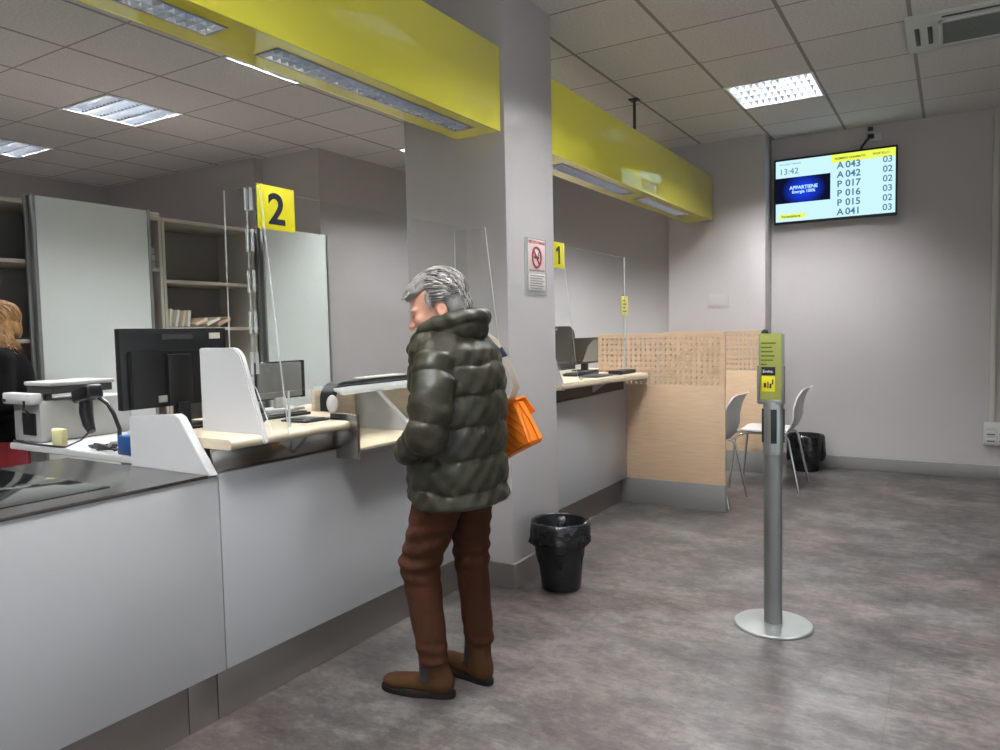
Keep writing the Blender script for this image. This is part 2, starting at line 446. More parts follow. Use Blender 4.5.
struct('wall_back', MB().box(-4.95, XR+.1, YB, YB+.1, 0, H+.1, 0), WALL, 0)
struct('wall_right', MB().box(XR, XR+.1, YR, -1.6, 0, H+.1, 0).box(XR, XR+.1, 3.2, YB, 0, H+.1, 0).box(XR, XR+.1, -1.6, 3.2, 0, .25, 0).box(XR, XR+.1, -1.6, 3.2, 2.5, H+.1, 0), WALL, 0)
wf = MB()
for b in ((-1.6, -1.54, .25, 2.5), (3.14, 3.2, .25, 2.5), (-.03, .03, .25, 2.5), (1.57, 1.63, .25, 2.5), (-1.6, 3.2, .25, .31), (-1.6, 3.2, 2.44, 2.5)): wf.box(XR+.02, XR+.08, b[0], b[1], b[2], b[3], .003)
w2 = tag(wf.build('added_window_2', ALU), kind='structure')  # unseen window, added to throw fill daylight onto the counter fronts
MB().box(XR+.045, XR+.055, -1.56, 3.16, .29, 2.46, 0).build('pane', clear('added_side_window_glass', (.96, .98, .97, 1)), w2)
struct('wall_rear', MB().box(XL-.1, -1.4, YR-.1, YR, 0, H+.1, 0).box(2.2, XR+.1, YR-.1, YR, 0, H+.1, 0).box(-1.4, 2.2, YR-.1, YR, 0, .25, 0).box(-1.4, 2.2, YR-.1, YR, 2.6, H+.1, 0), WALL, 0)
wf = MB()
for b in ((-1.4, -1.34, .25, 2.6), (2.14, 2.2, .25, 2.6), (-.23, -.17, .25, 2.6), (.97, 1.03, .25, 2.6), (-1.4, 2.2, .25, .31), (-1.4, 2.2, 2.54, 2.6)): wf.box(b[0], b[1], YR-.08, YR-.02, b[2], b[3], .003)
w1 = tag(wf.build('added_window_1', ALU), kind='structure')  # unseen window behind the camera, added as a frontal daylight source
MB().box(-1.36, 2.16, YR-.055, YR-.045, .29, 2.56, 0).build('pane', clear('added_window_glass', (.96, .98, .97, 1)), w1)
struct('wall_left', MB().box(XL-.1, XL, YR, 4.93, 0, H+.1, 0), WALL, 0)
struct('wall_office', MB().box(XL-.1, -5.7, 4.93, 5.3, 0, H+.1, 0).box(-5.7, -4.95, 5.02, 5.3, 0, H+.1, 0), WALL, 0)
struct('wall_side', MB().box(-5.05, -4.95, 5.30, YB+.1, 0, H+.1, 0), WALL, 0)
struct('pillar', MB().box(-2.5, -1.88, 3.175, 3.685, 0, H+.05, .004), PILL, 30)
struct('wall_pilaster', MB().box(-2.33, -1.44, 6.98, YB+.05, 0, H+.05, .003), WALL, 30)
struct('baseboard_back', MB().box(-1.44, XR, YB-.018, YB+.01, 0, .112, .003), BASE)
struct('baseboard_pilaster', MB().prism([(-2.34, 6.965), (-1.425, 6.965), (-1.425, 7.25), (-1.45, 7.25), (-1.45, 7.0), (-2.34, 7.0)], 'z', 0, .112, .002), KICK)
struct('baseboard_pillar', MB().prism([(-2.13, 3.157), (-1.862, 3.157), (-1.862, 3.70), (-1.885, 3.70), (-1.885, 3.18), (-2.13, 3.18)], 'z', 0, .125, .002), KICK)
struct('baseboard_right', MB().box(XR-.018, XR+.01, YR, YB, 0, .112, .003), KICK)

# ---- recessed ceiling lights
def lamp_label(x, y):
    return {(-1.42, 5.48): 'square louvred ceiling light over the waiting floor near the wall screen',
            (-5.62, 3.08): 'square louvred ceiling light above the staff area and white cabinets',
            (-7.42, 3.08): 'square louvred ceiling light at the far left end of the staff ceiling',
            (-3.82, 3.08): 'louvred ceiling light partly hidden behind the yellow lamp box'}.get((x, y), 'louvred ceiling light out of sight, assumed for the room lighting')
lproto = None
for (x, y) in LAMPS:
    if lproto is None:
        t = thing('ceiling_light', '', 'ceiling light', (x+.3, y+.3, H), 0, 'recessed louvred ceiling lights')
        a = .298
        fr = MB(); rf = MB()
        for (p0, p1, q0, q1) in ((-a, a, -a, -a+.018), (-a, a, a-.018, a), (-a, -a+.018, -a+.018, a-.018), (a-.018, a, -a+.018, a-.018)):
            fr.box(p0, p1, q0, q1, -.005, .001, .001); rf.box(p0, p1, q0, q1, .001, .07, 0)
        fr.box(-a, a, -a, a, .07, .08, 0)
        fr.build('frame', WHITE, t, True); rf.build('reflector', LOUV, t, True, smooth=0)
        for k in range(4):
            yy = -a+.02+(.556)*(k+.5)/4
            MB().tube([(-.27, yy, .05), (.27, yy, .05)], .011, 10).build('lamp_tube', TUBE, t, True)
        lv = MB()
        for k in range(5):
            yy = -a+.02+.556*k/4
            lv.prism([(yy-.022, .058), (yy-.003, .002), (yy+.003, .002), (yy+.022, .058)], 'x', -.278, .278)
        for k in range(13):
            xx = -.278+.556*k/12
            lv.prism([(xx-.0095, .036), (xx-.001, .004), (xx+.001, .004), (xx+.0095, .036)], 'y', -.278, .278)
        lv.build('louver', LOUV, t, True, smooth=0)
        lproto = t
    else:
        t = lproto.copy(); C.objects.link(t); t.location = (x+.3, y+.3, H)
        for ch in list(lproto.children):
            c = ch.copy(); C.objects.link(c); c.parent = t
    t['label'] = lamp_label(x, y)

# ---- AC cassette in ceiling
t = thing('air_conditioner', 'white ceiling air conditioner cassette with grey grille and dark slots', 'air conditioner', (.4, 5.13, H))
pm = MB()
pm.box(-.25, 1.05, 4.82, 5.44, H-.02, H+.0, .006)
pm.build('panel', ACW, t)
fm = MB()
for b in ((-.09, .89, 4.93, 4.955), (-.09, .89, 5.335, 5.36), (-.09, -.065, 4.93, 5.36), (.865, .89, 4.93, 5.36)): fm.box(*b, H-.032, H-.018, .004)
fm.build('grille_frame', ACW, t)
gm = MB().box(-.065, .865, 4.955, 5.335, H-.026, H-.019, .001)
for k in range(18): gm.box(-.065, .865, 4.965+k*.0205, 4.973+k*.0205, H-.029, H-.024, 0)
gm.build('grille', GRILLE, t)
for xx in (-.195, -.13): MB().box(xx-.012, xx+.012, 5.0, 5.3, H-.0225, H-.019, .001).build('air_slot', BLACK, t)
MB().box(-.07, .87, 4.868, 4.892, H-.0225, H-.019, .001).build('air_slot', BLACK, t)

# ---- yellow lamp boxes hung over the counters
def fascia(y0, y1, strips, label, rod):
    t = thing('lamp_fascia', label, 'lamp box', (-2.03, (y0+y1)/2, 2.275), 0, 'yellow lamp boxes over the counters')
    hb = MB().box(-1.912, -1.9, y0, y1, 2.275, 2.68, .001).box(-2.165, -2.153, y0, y1, 2.275, 2.68, .001)
    hb.box(-2.154, -1.911, y0, y0+.01, 2.276, 2.68, 0).box(-2.154, -1.911, y1-.01, y1, 2.276, 2.68, 0).box(-2.154, -1.911, y0, y1, 2.67, 2.679, 0)
    e_ = [y0+.001]+[v for q in strips for v in q[:2]]+[y1-.001]
    for k_ in range(0, len(e_), 2): hb.box(-2.0749, -1.9651, e_[k_], e_[k_+1], 2.2755, 2.285, 0)
    hb.box(-2.154, -2.075, y0+.001, y1-.001, 2.2755, 2.285, 0).box(-1.965, -1.911, y0+.001, y1-.001, 2.2755, 2.285, 0)
    hb.build('housing', YELLOW, t)
    for (s0, s1, m) in strips:
        f = MB(); x0, x1 = -2.075, -1.965
        for b in ((x0, x1, s0, s0+.008), (x0, x1, s1-.008, s1), (x0, x0+.008, s0, s1), (x1-.008, x1, s0, s1)): f.box(*b, 2.272, 2.345, .001)
        o = f.build('lamp_frame', ALU, t)
        MB().box(x0+.008, x1-.008, s0+.008, s1-.008, 2.335, 2.345, 0).build('lamp', m, t)
        lv = MB(); n = int((s1-s0)/.036)
        lv.box(-2.0225, -2.0175, s0+.005, s1-.005, 2.276, 2.32, 0)
        for k in range(1, n):
            yy = s0+(s1-s0)*k/n
            lv.prism([(yy-.0145, 2.32), (yy-.002, 2.274), (yy+.002, 2.274), (yy+.0145, 2.32)], 'x', x0+.006, x1-.006)
        lv.build('louver', LOUV, t, smooth=0)
    for yy in rod:
        MB().tube([(-2.04, yy, 2.67), (-2.04, yy, 3.0)], .011, 10).box(-2.075, -2.005, yy-.035, yy+.035, 2.99, 3.001, .002).build('hanging_rod', DARK, t)
    return t
fascia(.2, 3.172, [(.4, 1.62, TUBEW), (1.82, 3.04, TUBEW)], 'glossy yellow lamp box hanging in front of the pillar above counter 2', [.9, 2.3])
fascia(3.69, 6.95, [(3.98, 5.15, TUBEW), (5.4, 6.42, TUBEO)], 'glossy yellow lamp box behind the pillar above counter 1', [5.35])

# ================================================================== COUNTERS
XF = -2.063   # front plane of the counters
def kick(mb, y0, y1): mb.box(XF-.075, XF-.052, y0, y1, 0, .19, .002)
def wedge(mb, y, mi=0):
    mb.prism([(-2.48, .850), (-2.48, 1.027), (-2.225, 1.044), (-2.20, 1.034), (-2.052, .850)], 'y', y-.016, y+.016, .002, mi)
def shield_pts():
    pts = [(-2.30, .932), (-2.30, 1.262)]
    pts += arc(-2.13, 1.205, .057, PI/2, .35, 6)
    pts += [(-1.985, .965), (-1.978, .937)]
    return pts
def shelf_profile(x0, x1, z0, z1):
    r = (z1-z0)/2
    return [(x0, z0)]+arc(x1-r, z0+r, r, -PI/2, PI/2, 8)+[(x0, z1)]

# --- counter with glass top (left end, toward the camera)
t = thing('service_counter', 'near white counter with dark glass and steel top left of counter 2', 'counter', (-2.5, .9, 0))
MB().box(XF-.02, XF, -.6, 1.583, .187, .842, .002).build('front_panel', PANEL, t)
k = MB(); kick(k, -.6, 1.47); k.build('kick_plate', KICK, t); k = MB(); kick(k, 1.473, 1.583); k.build('kick_plate', KICK, t)
MB().box(-2.88, XF+.006, -.6, 1.54, .842, .853, .002).build('steel_top', STEELT, t, label='steel rim of the counter top')
MB().box(-2.85, -2.17, -.6, 1.28, .8525, .856, .001).build('glass_inset', GLASSD, t, label='dark glass inset')
MB().box(-2.89, -2.86, -.6, 1.583, .0, .842, .002).build('rear_panel', PANEL, t)

# --- counter 2
t = thing('service_counter', 'white counter under the number 2 sign, where the customer stands', 'counter', (-2.4, 2.4, 0))
MB().box(XF-.02, XF, 1.587, 3.172, .187, .848, .002).build('front_panel', PANEL, t)
k = MB(); kick(k, 1.587, 3.157); k.build('kick_plate', KICK, t)
w = MB(); wedge(w, 1.56); w.build('wedge_panel', WHITE, t, label='white sloping end panel')
MB().box(XF-.03, XF-.018, 1.58, 2.135, .846, .932, .001).build('riser', STEEL, t, label='polished steel riser under the worktop')
MB().prism(shelf_profile(-2.47, -1.985, .932, .966), 'y', 1.58, 2.135).box(-2.66, -2.465, 1.67, 2.135, .932, .966, .001).box(-2.66, -2.17, 2.13, 2.345, .932, .966, .002).box(-2.66, -2.43, 2.34, 2.6, .932, .966, .002).build('worktop', WOODT, t)
sh = MB().prism([(-2.0, .934), (-2.08, .934), (-2.08, .865)], 'y', 1.92, 1.935, .002)
sh.build('bracket', STEEL, t)
s_ = MB().prism(shield_pts(), 'y', 1.708, 1.73, .004)
sd = s_.build('side_shield', WHITE, t, label='white rounded side shield')
scr = MB()
for (x, z) in ((-2.27, .955), (-2.005, .955)): scr.lathe([(.006, 0), (.006, .003), (0, .004)], 0, 0, 12)
scr.v = [(a+(-2.27 if i < len(scr.v)//2 else -2.005), 1.708-c, .955+b) for i, (a, b, c) in enumerate(scr.v)]
scr.build('screw', DARK, sd)
# transaction box that overhangs the front
MB().box(-2.09, -1.95, 2.135, 2.15, .815, .99, .001).build('end_plate', STEEL, t, label='polished steel end plate of the pass-through box')
MB().box(-2.4, -1.95, 2.15, 3.12, .848, .86, .001).build('box_floor', WOODT, t)
MB().box(-2.42, -2.4, 2.36, 3.17, .86, 1.055, .001).build('box_back', WOODT, t)
MB().box(-1.956, -1.949, 2.15, 3.12, .822, .99, .001).build('glass_front', ACR, t)
w = MB(); w.prism([(-2.40, .860), (-2.40, 1.053), (-2.29, 1.053), (-2.05, .860)], 'y', 2.62, 2.65, .002); w.build('wedge_panel', WHITE, t, label='white sloping divider in the box')
MB().prism([(-2.10, 2.22), (-2.34, 2.40), (-2.45, 2.40), (-2.45, 3.17), (-2.10, 3.17)], 'z', 1.055, 1.070, .003).build('top_shelf', clear('frosted_glass', (.92, .94, .93, 1), haze=.35), t, label='frosted glass top shelf')
MB().box(-2.66, -2.64, 1.66, 3.17, 0, .932, .002).build('rear_panel', PANEL, t)

# --- counter 1
t = thing('service_counter', 'white counter under the number 1 sign, beside the birch partition', 'counter', (-2.4, 4.4, 0))
MB().box(XF-.02, XF, 3.69, 5.186, .187, .850, .002).build('front_panel', PANEL, t)
k = MB(); kick(k, 3.705, 5.186); k.build('kick_plate', KICK, t)
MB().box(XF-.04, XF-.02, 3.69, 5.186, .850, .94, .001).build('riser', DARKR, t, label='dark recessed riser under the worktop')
pts = [(-2.66, 3.69), (-1.985, 3.69), (-1.985, 4.0), (-1.87, 5.112)]+arc(-1.94, 5.112, .07, 0, PI/2, 6)+[(-2.32, 5.182), (-2.32, 5.7), (-2.66, 5.7)]
wt = MB().prism(pts, 'z', .940, .976, .010); wt.build('worktop', WOODT, t)
MB().prism([(-1.98, .939), (-2.085, .939), (-2.085, .87)], 'y', 4.62, 4.65, .003).build('bracket', GREYP, t)
MB().prism(shield_pts(), 'y', 3.98, 4.00, .004).build('side_shield', WHITE, t, label='white rounded side shield')
MB().box(-2.66, -2.63, 3.70, 5.69, 0, .94, .002).build('rear_panel', PANEL, t)

# --- acrylic screens
def panel_box(mb, x0, x1, y0, y1, z0, z1):
    n = len(mb.f); mb.box(x0, x1, y0, y1, z0, z1, 0)
    d = [x1-x0, y1-y0, z1-z0]; thin = d.index(min(d))
    for i in range(n, len(mb.f)):
        q = [mb.v[j] for j in mb.f[i]]
        if max(p[thin] for p in q)-min(p[thin] for p in q) > 1e-6: mb.m[i] = 1
    return mb
def fin(mb, y, zt, zb, dx=0):
    n = len(mb.f)
    pts = [(-2.18, zb+.28), (-2.175, zt), (-1.995, zt), (-1.90, zb), (-1.98, zb), (-2.05, zb+.15)]
    pts = [(a+dx, b) for a, b in pts]; mb.prism(pts, 'y', y-.003, y+.003)
    for i in range(n, len(mb.f)):
        q = [mb.v[j] for j in mb.f[i]]
        if max(p[1] for p in q)-min(p[1] for p in q) > 1e-6: mb.m[i] = 1
    return mb
XG = -2.05
def numeral(name_parent, ch, y0, y1, z0, z1, size):
    s = MB().box(XG+.004, XG+.0065, y0, y1, z0, z1, .0006).build('number_sign', YSIGN, name_parent, label='yellow square sign with a dark %s' % ch)
    m = MB(); yc, zb = (y0+y1)/2, (z0+z1)/2-size*.36
    if ch == '1': m.prism([(yc-.006, zb), (yc+.018, zb), (yc+.018, zb+.108), (yc-.002, zb+.108), (yc-.034, zb+.088), (yc-.030, zb+.070), (yc-.006, zb+.082)], 'x', XG+.0066, XG+.0072)
    else: text(m, ch, size, (XG+.0072, (y0+y1)/2, (z0+z1)/2-size*.36), (0, 1, 0), (0, 0, 1), bold=size*.022, align='CENTER', sx=1.06)
    m.build('numeral', NAVY, s, smooth=0)
t = thing('acrylic_screen', 'clear acrylic screen carrying the yellow number two sign, beside the black monitor', 'protective screen', (XG, 2.4, .966))
m = MB(); panel_box(m, XG-.003, XG+.003, 1.735, 3.07, 1.10, 1.806); m.build('front_sheet', [ACR, ACRE], t)
m = MB(); fin(m, 1.745, 1.81, .968); m.build('side_fin', [ACR, ACRE], t)
m = MB(); fin(m, 3.08, 1.806, .99, .05); m.build('side_fin', [ACR, ACRE], t)
m = MB()
for k in range(5):
    z = 1.17+k*.14
    panel_box(m, XG-.016, XG+.010, 1.738, 1.752, z, z+.075)
m.build('finger_joint', [ACR, ACRE], t)
m = MB(); panel_box(m, XG-.003, XG+.003, 1.885, 1.892, .968, 1.10); m.build('support_leg', [ACRE, ACRE], t)
numeral(t, '2', 1.775, 1.945, 1.672, 1.825, .15)
MB().box(-2.0, -1.955, 3.0745, 3.0768, 1.285, 1.325, .0008).build('sticker', TEAL, t, label='small teal sticker')
t = thing('acrylic_screen', 'clear acrylic screen carrying the yellow number one sign, behind the pillar', 'protective screen', (XG, 4.6, .966))
m = MB(); panel_box(m, XG-.003, XG+.003, 4.0, 5.13, 1.10, 1.815); m.build('front_sheet', [ACR, ACRE], t)
m = MB(); fin(m, 4.015, 1.815, .978); m.build('side_fin', [ACR, ACRE], t)
m = MB(); panel_box(m, XG-.006, XG+.006, 5.12, 5.132, .978, 1.815); m.build('support_leg', [ACRE, ACRE], t)
numeral(t, '1', 3.985, 4.145, 1.674, 1.83, .15)
s = MB().box(XG+.004, XG+.0055, 5.06, 5.19, 1.395, 1.535, .0006).build('small_label', mat('pale_yellow', srgb(214, 206, 90), .6), t, label='small pale yellow label')
m = MB()
for k in range(4): m.box(XG+.0056, XG+.0062, 5.09, 5.155-(k % 2)*.02, 1.42+k*.026, 1.43+k*.026, 0)
m.build('text_lines', INK, s, smooth=0)

# ================================================================== PARTITIONS
def perforated(mb, x0, x1, z0, z1, nx, nz, y0, y1, rr=.29):
    cw, ch = (x1-x0)/nx, (z1-z0)/nz
    r = rr*min(cw, ch)
    for i in range(nx):
        for j in range(nz):
            cx, cz = x0+cw*(i+.5), z0+ch*(j+.5)
            o = [(cx+cw/2*a, cz+ch/2*b) for a, b in ((1, 0), (1, 1), (0, 1), (-1, 1), (-1, 0), (-1, -1), (0, -1), (1, -1))]
            q = [(cx+r*math.cos(k*PI/4), cz+r*math.sin(k*PI/4)) for k in range(8)]
            V = [(p[0], y0, p[1]) for p in o]+[(p[0], y0, p[1]) for p in q]+[(p[0], y1, p[1]) for p in o]+[(p[0], y1, p[1]) for p in q]
            Fs = []
            for k in range(8):
                l = (k+1) % 8
                Fs += [(k, l, 8+l, 8+k), (16+l, 16+k, 24+k, 24+l), (8+k, 8+l, 24+l, 24+k)]
            mb.raw(V, Fs)
def partition(x0, xl, x1, y, zsp, nx, nz, label, kz=.187):
    t = thing('partition', label, 'partition', ((x0+x1)/2, y, 0), 0, 'birch booth partitions')
    MB().box(xl, x1, y-.016, y+.016, kz, zsp, .0015).build('lower_panel', WOOD, t)
    m = MB(); b = .022
    perforated(m, x0+b, x1-b, zsp, 1.26-b, nx, nz, y-.0115, y+.0115)
    m.box(x0, x1, y-.0115, y+.0115, 1.26-b, 1.26, .001).box(x0, x0+b, y-.0115, y+.0115, zsp, 1.26-b, 0).box(x1-b, x1, y-.0115, y+.0115, zsp, 1.26-b, 0)
    m.build('perforated_panel', WOOD, t, smooth=0)
    MB().box(xl-.06, x1+.003, y-.018, y+.02, 0, kz, .002).build('kick_plate', BASE, t)
partition(-2.29, -2.075, -1.34, 5.205, .882, 24, 9, 'front birch partition with square of perforations beside counter 1')
partition(-2.30, -2.30, -1.37, 6.74, .90, 24, 8, 'rear birch partition behind the white chairs, against the wall')

# ================================================================== CHAIRS
def make_chair():
    t = thing('visitor_chair', '', 'chair', (0, 0, 0), 0, 'white shell chairs in the booth')
    # local: x forward, y left ; seat 0.46 high
    def sheet(prof, halfw, th):
        m = MB(); V = []; n = len(prof); k = 9
        for side in (0, 1):
            for i, (x, z, hw) in enumerate(prof):
                for j in range(k):
                    u = -1+2*j/(k-1)
                    dz = .012*u*u
                    V.append((x+(dz if z > .6 else 0)*1.2-side*(0 if z < .52 else th), u*hw, z+(dz if z <= .6 else 0)-side*(th if z < .52 else 0)))
        F = []
        for s in (0, 1):
            for i in range(n-1):
                for j in range(k-1):
                    q = [s*n*k+i*k+j, s*n*k+i*k+j+1, s*n*k+(i+1)*k+j+1, s*n*k+(i+1)*k+j]
                    F.append(q if s == 0 else q[::-1])
        N = n*k
        for i in range(n-1):
            F += [[i*k, (i+1)*k, N+(i+1)*k, N+i*k], [i*k+k-1, N+i*k+k-1, N+(i+1)*k+k-1, (i+1)*k+k-1]]
        F += [[j, N+j, N+j+1, j+1] for j in range(k-1)]+[[(n-1)*k+j, (n-1)*k+j+1, N+(n-1)*k+j+1, N+(n-1)*k+j] for j in range(k-1)]
        return m.raw(V, F)
    seat = [(.235, .440, .17), (.222, .458, .195), (.18, .466, .205), (.06, .462, .21), (-.08, .458, .208), (-.16, .466, .2)]
    back = [(-.155, .462, .2), (-.19, .50, .2), (-.205, .56, .205), (-.22, .65, .205), (-.245, .735, .195), (-.28, .795, .165), (-.305, .812, .14)]
    sheet(seat, .2, .012).build('seat', CHAIRW, t, True, 60)
    sheet(back, .2, .012).build('backrest', CHAIRW, t, True, 60)
    for s in (-1, 1):
        MB().tube([(.13, s*.17, .45), (.2, s*.205, .43), (.225, s*.215, .40), (.27, s*.24, .0)], .0095, 8).build('leg', CHROME, t, True, 60)
        MB().tube([(-.10, s*.17, .45), (-.16, s*.205, .43), (-.18, s*.21, .40), (-.26, s*.235, .0)], .0095, 8).build('leg', CHROME, t, True, 60)
    f = MB()
    for s in (-1, 1): f.tube([(.15, s*.165, .445), (-.13, s*.165, .445)], .009, 8)
    f.tube([(-.12, -.165, .443), (-.12, .165, .443)], .009, 8).tube([(.14, -.165, .443), (.14, .165, .443)], .009, 8)
    f.build('seat_frame', CHROME, t, True, 60)
    return t
c0 = make_chair()
def copy_thing(t):
    r = t.copy(); C.objects.link(r)
    for ch in list(t.children):
        c = ch.copy(); C.objects.link(c); c.parent = r
        for g in list(ch.children):
            d = g.copy(); C.objects.link(d); d.parent = c
    return r
c0.location = (-1.25, 6.24, 0); c0.rotation_euler = (0, 0, PI)
c0['label'] = 'white shell chair standing in full view behind the stanchion'
c1 = copy_thing(c0); c1.location = (-1.585, 5.51, 0); c1.rotation_euler = (0, 0, PI-.04)
c1['label'] = 'white shell chair mostly hidden behind the front birch partition'

# ================================================================== STANCHION and leaflet
sx, sy = -.648, 3.3
t = thing('belt_stanchion', 'grey metal queue post with round base in the middle of the floor', 'queue post', (sx, sy, 0))
MB().lathe([(.158, 0), (.163, .002), (.163, .008), (.158, .012), (.04, .016), (.04, .016)], sx, sy, 64).build('base', [DISC], t)
MB().lathe([(.0375, .014), (.0375, .75), (.034, .752)], sx, sy, 32).build('pole', POLE, t)
MB().lathe([(.034, .75), (.041, .752), (.041, .965), (.037, .975), (0.0, .975)], sx, sy, 32).build('belt_head', ALU, t)
m = MB()
for a in (0.25, PI/2+.25, PI+.25, 3*PI/2+.25):
    mx = Matrix.Translation((sx, sy, 0)) @ Matrix.Rotation(a, 4, 'Z')
    m.box(.036, .046, -.012, .012, .80, .945, .002, mx=mx)
m.build('belt_slot', BLACK, t)
# sign holder faces the camera side
th = math.radians(-6)
SM = Matrix.Translation((sx-.005, sy-.02, 0)) @ Matrix.Rotation(th, 4, 'Z')
hm = MB()
hm.box(-.052, .052, .004, .012, .965, 1.262, .002, mx=SM).box(-.05, .05, -.012, .006, .965, .985, .002, mx=SM)
hm.box(-.056, -.046, -.014, .01, .968, 1.13, .002, mx=SM).box(.046, .056, -.014, .01, .968, 1.13, .002, mx=SM)
hm.build('leaflet_holder', ALU, t)
MB().ell((SM @ Vector((-.03, .012, 1.268)))[:], (.016, .012, .016)).build('knob', BLACK, t)
lf = MB().box(-.045, .045, -.006, .003, .986, 1.266, .0006, mx=SM)
L_ = bpy.data.objects.new('leaflet', None); C.objects.link(L_); L_.location = (SM @ Vector((0, 0, .986)))[:]
tag(L_, 'yellow green leaflet standing in the holder on the queue post', 'leaflet')
lf.build('sheet', GREENP, L_)
rt = (SM.to_3x3() @ Vector((1, 0, 0)))
m = MB()
for k, w in enumerate((.062, .046, .05, .056, .05, .024)):
    m.box(-.04, -.04+w, -.0072, -.006, 1.222-k*.018, 1.228-k*.018, 0, mx=SM)
m.build('text_lines', mat('olive_ink', srgb(96, 110, 40), .7), L_, smooth=0)
m = MB().box(-.038, .02, -.0074, -.006, 1.088, 1.124, .0005, mx=SM); bd = m.build('badge', NAVY, L_, label='dark blue badge')
m = MB(); text(m, 'Evviva', .017, SM @ Vector((-.033, -.0076, 1.1)), rt, (0, 0, 1), bold=.0004); m.build('badge_text', PAPER, bd, smooth=0)
m = MB().box(-.037, .018, -.0073, -.006, 1.02, 1.086, .0005, mx=SM); pc = m.build('picture', YSIGN, L_, label='yellow picture with dark marks')
m = MB()
for (a, b, c, d) in ((-.028, -.018, 1.036, 1.056), (-.013, -.008, 1.034, 1.062), (-.004, .004, 1.034, 1.054), (.006, .012, 1.05, 1.072)):
    m.box(a, b, -.0079, -.0073, c, d, 0, mx=SM)
m.build('picture_marks', DARK, pc, smooth=0)

# ================================================================== BINS
def make_bin(x, y, r0, r1, h, label, liner):
    t = thing('waste_bin', label, 'waste bin', (x, y, 0), 0, 'black waste bins')
    MB().lathe([(r0-.008, 0), (r0, .004), (r1, h), (r1+.005, h+.002), (r1+.005, h+.010), (r1-.004, h+.010), (r0-.006, .012), (0, .012)], x, y, 44).build('bin_body', BINM, t, smooth=50)
    def fn(p, i, w):
        k = liner[i][2]
        a = k*(.010*math.sin(5*w+.8)+.007*math.sin(11*w+2)+.004*math.sin(23*w))
        dz = k*(.016*math.sin(3*w+1)+.010*math.sin(7*w))
        return (p[0]+math.cos(w)*a, p[1]+math.sin(w)*a, p[2]+(dz if i in (0, 1) else .25*dz))
    MB().lathe([(q[0], q[1]) for q in liner], x, y, 96, fn=fn).build('bin_bag', LINER, t, smooth=80, label='shiny black bin bag folded over the rim')
b1 = [(.140, .225, 1), (.150, .238, 1), (.148, .27, .6), (.150, .30, .4), (.149, .332, .2), (.146, .344, .1), (.140, .346, .1), (.134, .335, .2), (.125, .28, .8), (.112, .18, 1), (.09, .08, .6), (.0, .06, 0)]
make_bin(-1.675, 3.30, .098, .135, .332, 'black waste bin with bin bag beside the pillar', b1)
b2 = [(.150, .10, .8), (.157, .13, 1), (.156, .2, .7), (.157, .26, .5), (.156, .31, .3), (.152, .322, .1), (.146, .324, .1), (.14, .31, .2), (.13, .25, .8), (.118, .16, 1), (.1, .08, .6), (.0, .06, 0)]
make_bin(-1.105, 7.03, .11, .142, .31, 'black waste bin by the far wall behind a white chair', b2)

# ================================================================== TV
def at_tv(px, py): pass
t = thing('wall_screen', 'wall mounted screen showing called ticket numbers', 'television', (-.905, 7.2, 2.5))
MB().box(-1.402, -.408, 7.165, 7.205, 2.212, 2.795, .004).build('bezel', BLACK, t)
MB().box(-1.2, -.6, 7.2, 7.252, 2.35, 2.65, .003).build('wall_mount', DARK, t)
X0, X1, Z0, Z1 = -1.385, -.422, 2.233, 2.777
yf = 7.1645
E_CY = emis('screen_cyan', (.60, .90, 1, 1), .82); E_YE = emis('screen_yellow', (.80, .92, .10, 1), .85)
E_NV = emis('screen_navy', (.004, .006, .03, 1), 1); E_BL = emis('screen_blue', (.01, .04, .72, 1), 1); E_TX = emis('screen_text_blue', (.10, .26, .40, 1), .6)
E_WH = emis('screen_white', (.45, .75, 1, 1), 1); E_DK = emis('screen_text_dark', (.05, .08, .05, 1), .6)
def sr(mb, u0, u1, v0, v1, dy, mi=0):
    mb.raw([(X0+(X1-X0)*u0, yf-dy, Z0+(Z1-Z0)*v0), (X0+(X1-X0)*u1, yf-dy, Z0+(Z1-Z0)*v0), (X0+(X1-X0)*u1, yf-dy, Z0+(Z1-Z0)*v1), (X0+(X1-X0)*u0, yf-dy, Z0+(Z1-Z0)*v1)], [(0, 1, 2, 3)], mi)
m = MB(); sr(m, 0, 1, 0, 1, 0); scn = m.build('screen', E_CY, t, smooth=0)
for q_ in ((.48, 1, .87, 1), (.03, .26, .05, .12)):
    m = MB(); sr(m, *q_, .001); m.build('yellow_banner', E_YE, scn, smooth=0)
# advert picture: blue glow on dark
ad = bpy.data.materials.new('screen_advert'); ad.use_nodes = True; nt = ad.node_tree; nt.nodes.clear()
tc = nt.nodes.new('ShaderNodeTexCoord'); mp = nt.nodes.new('ShaderNodeMapping'); gr = nt.nodes.new('ShaderNodeTexGradient'); gr.gradient_type = 'SPHERICAL'
mp.vector_type = 'POINT'; cxm = X0+(X1-X0)*.245+.905; czm = Z0+(Z1-Z0)*.50-2.5
mp.inputs['Location'].default_value = (-cxm*5, 0, -czm*6); mp.inputs['Scale'].default_value = (5, 0, 6)
cr = nt.nodes.new('ShaderNodeValToRGB'); cr.color_ramp.elements[0].color = (.004, .005, .02, 1); cr.color_ramp.elements[1].color = (.01, .05, .75, 1); cr.color_ramp.elements[0].position = .08; cr.color_ramp.elements[1].position = .95
em = nt.nodes.new('ShaderNodeEmission'); oo = nt.nodes.new('ShaderNodeOutputMaterial')
nt.links.new(tc.outputs['Object'], mp.inputs[0]); nt.links.new(mp.outputs[0], gr.inputs[0]); nt.links.new(gr.outputs['Fac'], cr.inputs[0]); nt.links.new(cr.outputs[0], em.inputs[0]); nt.links.new(em.outputs[0], oo.inputs[0])
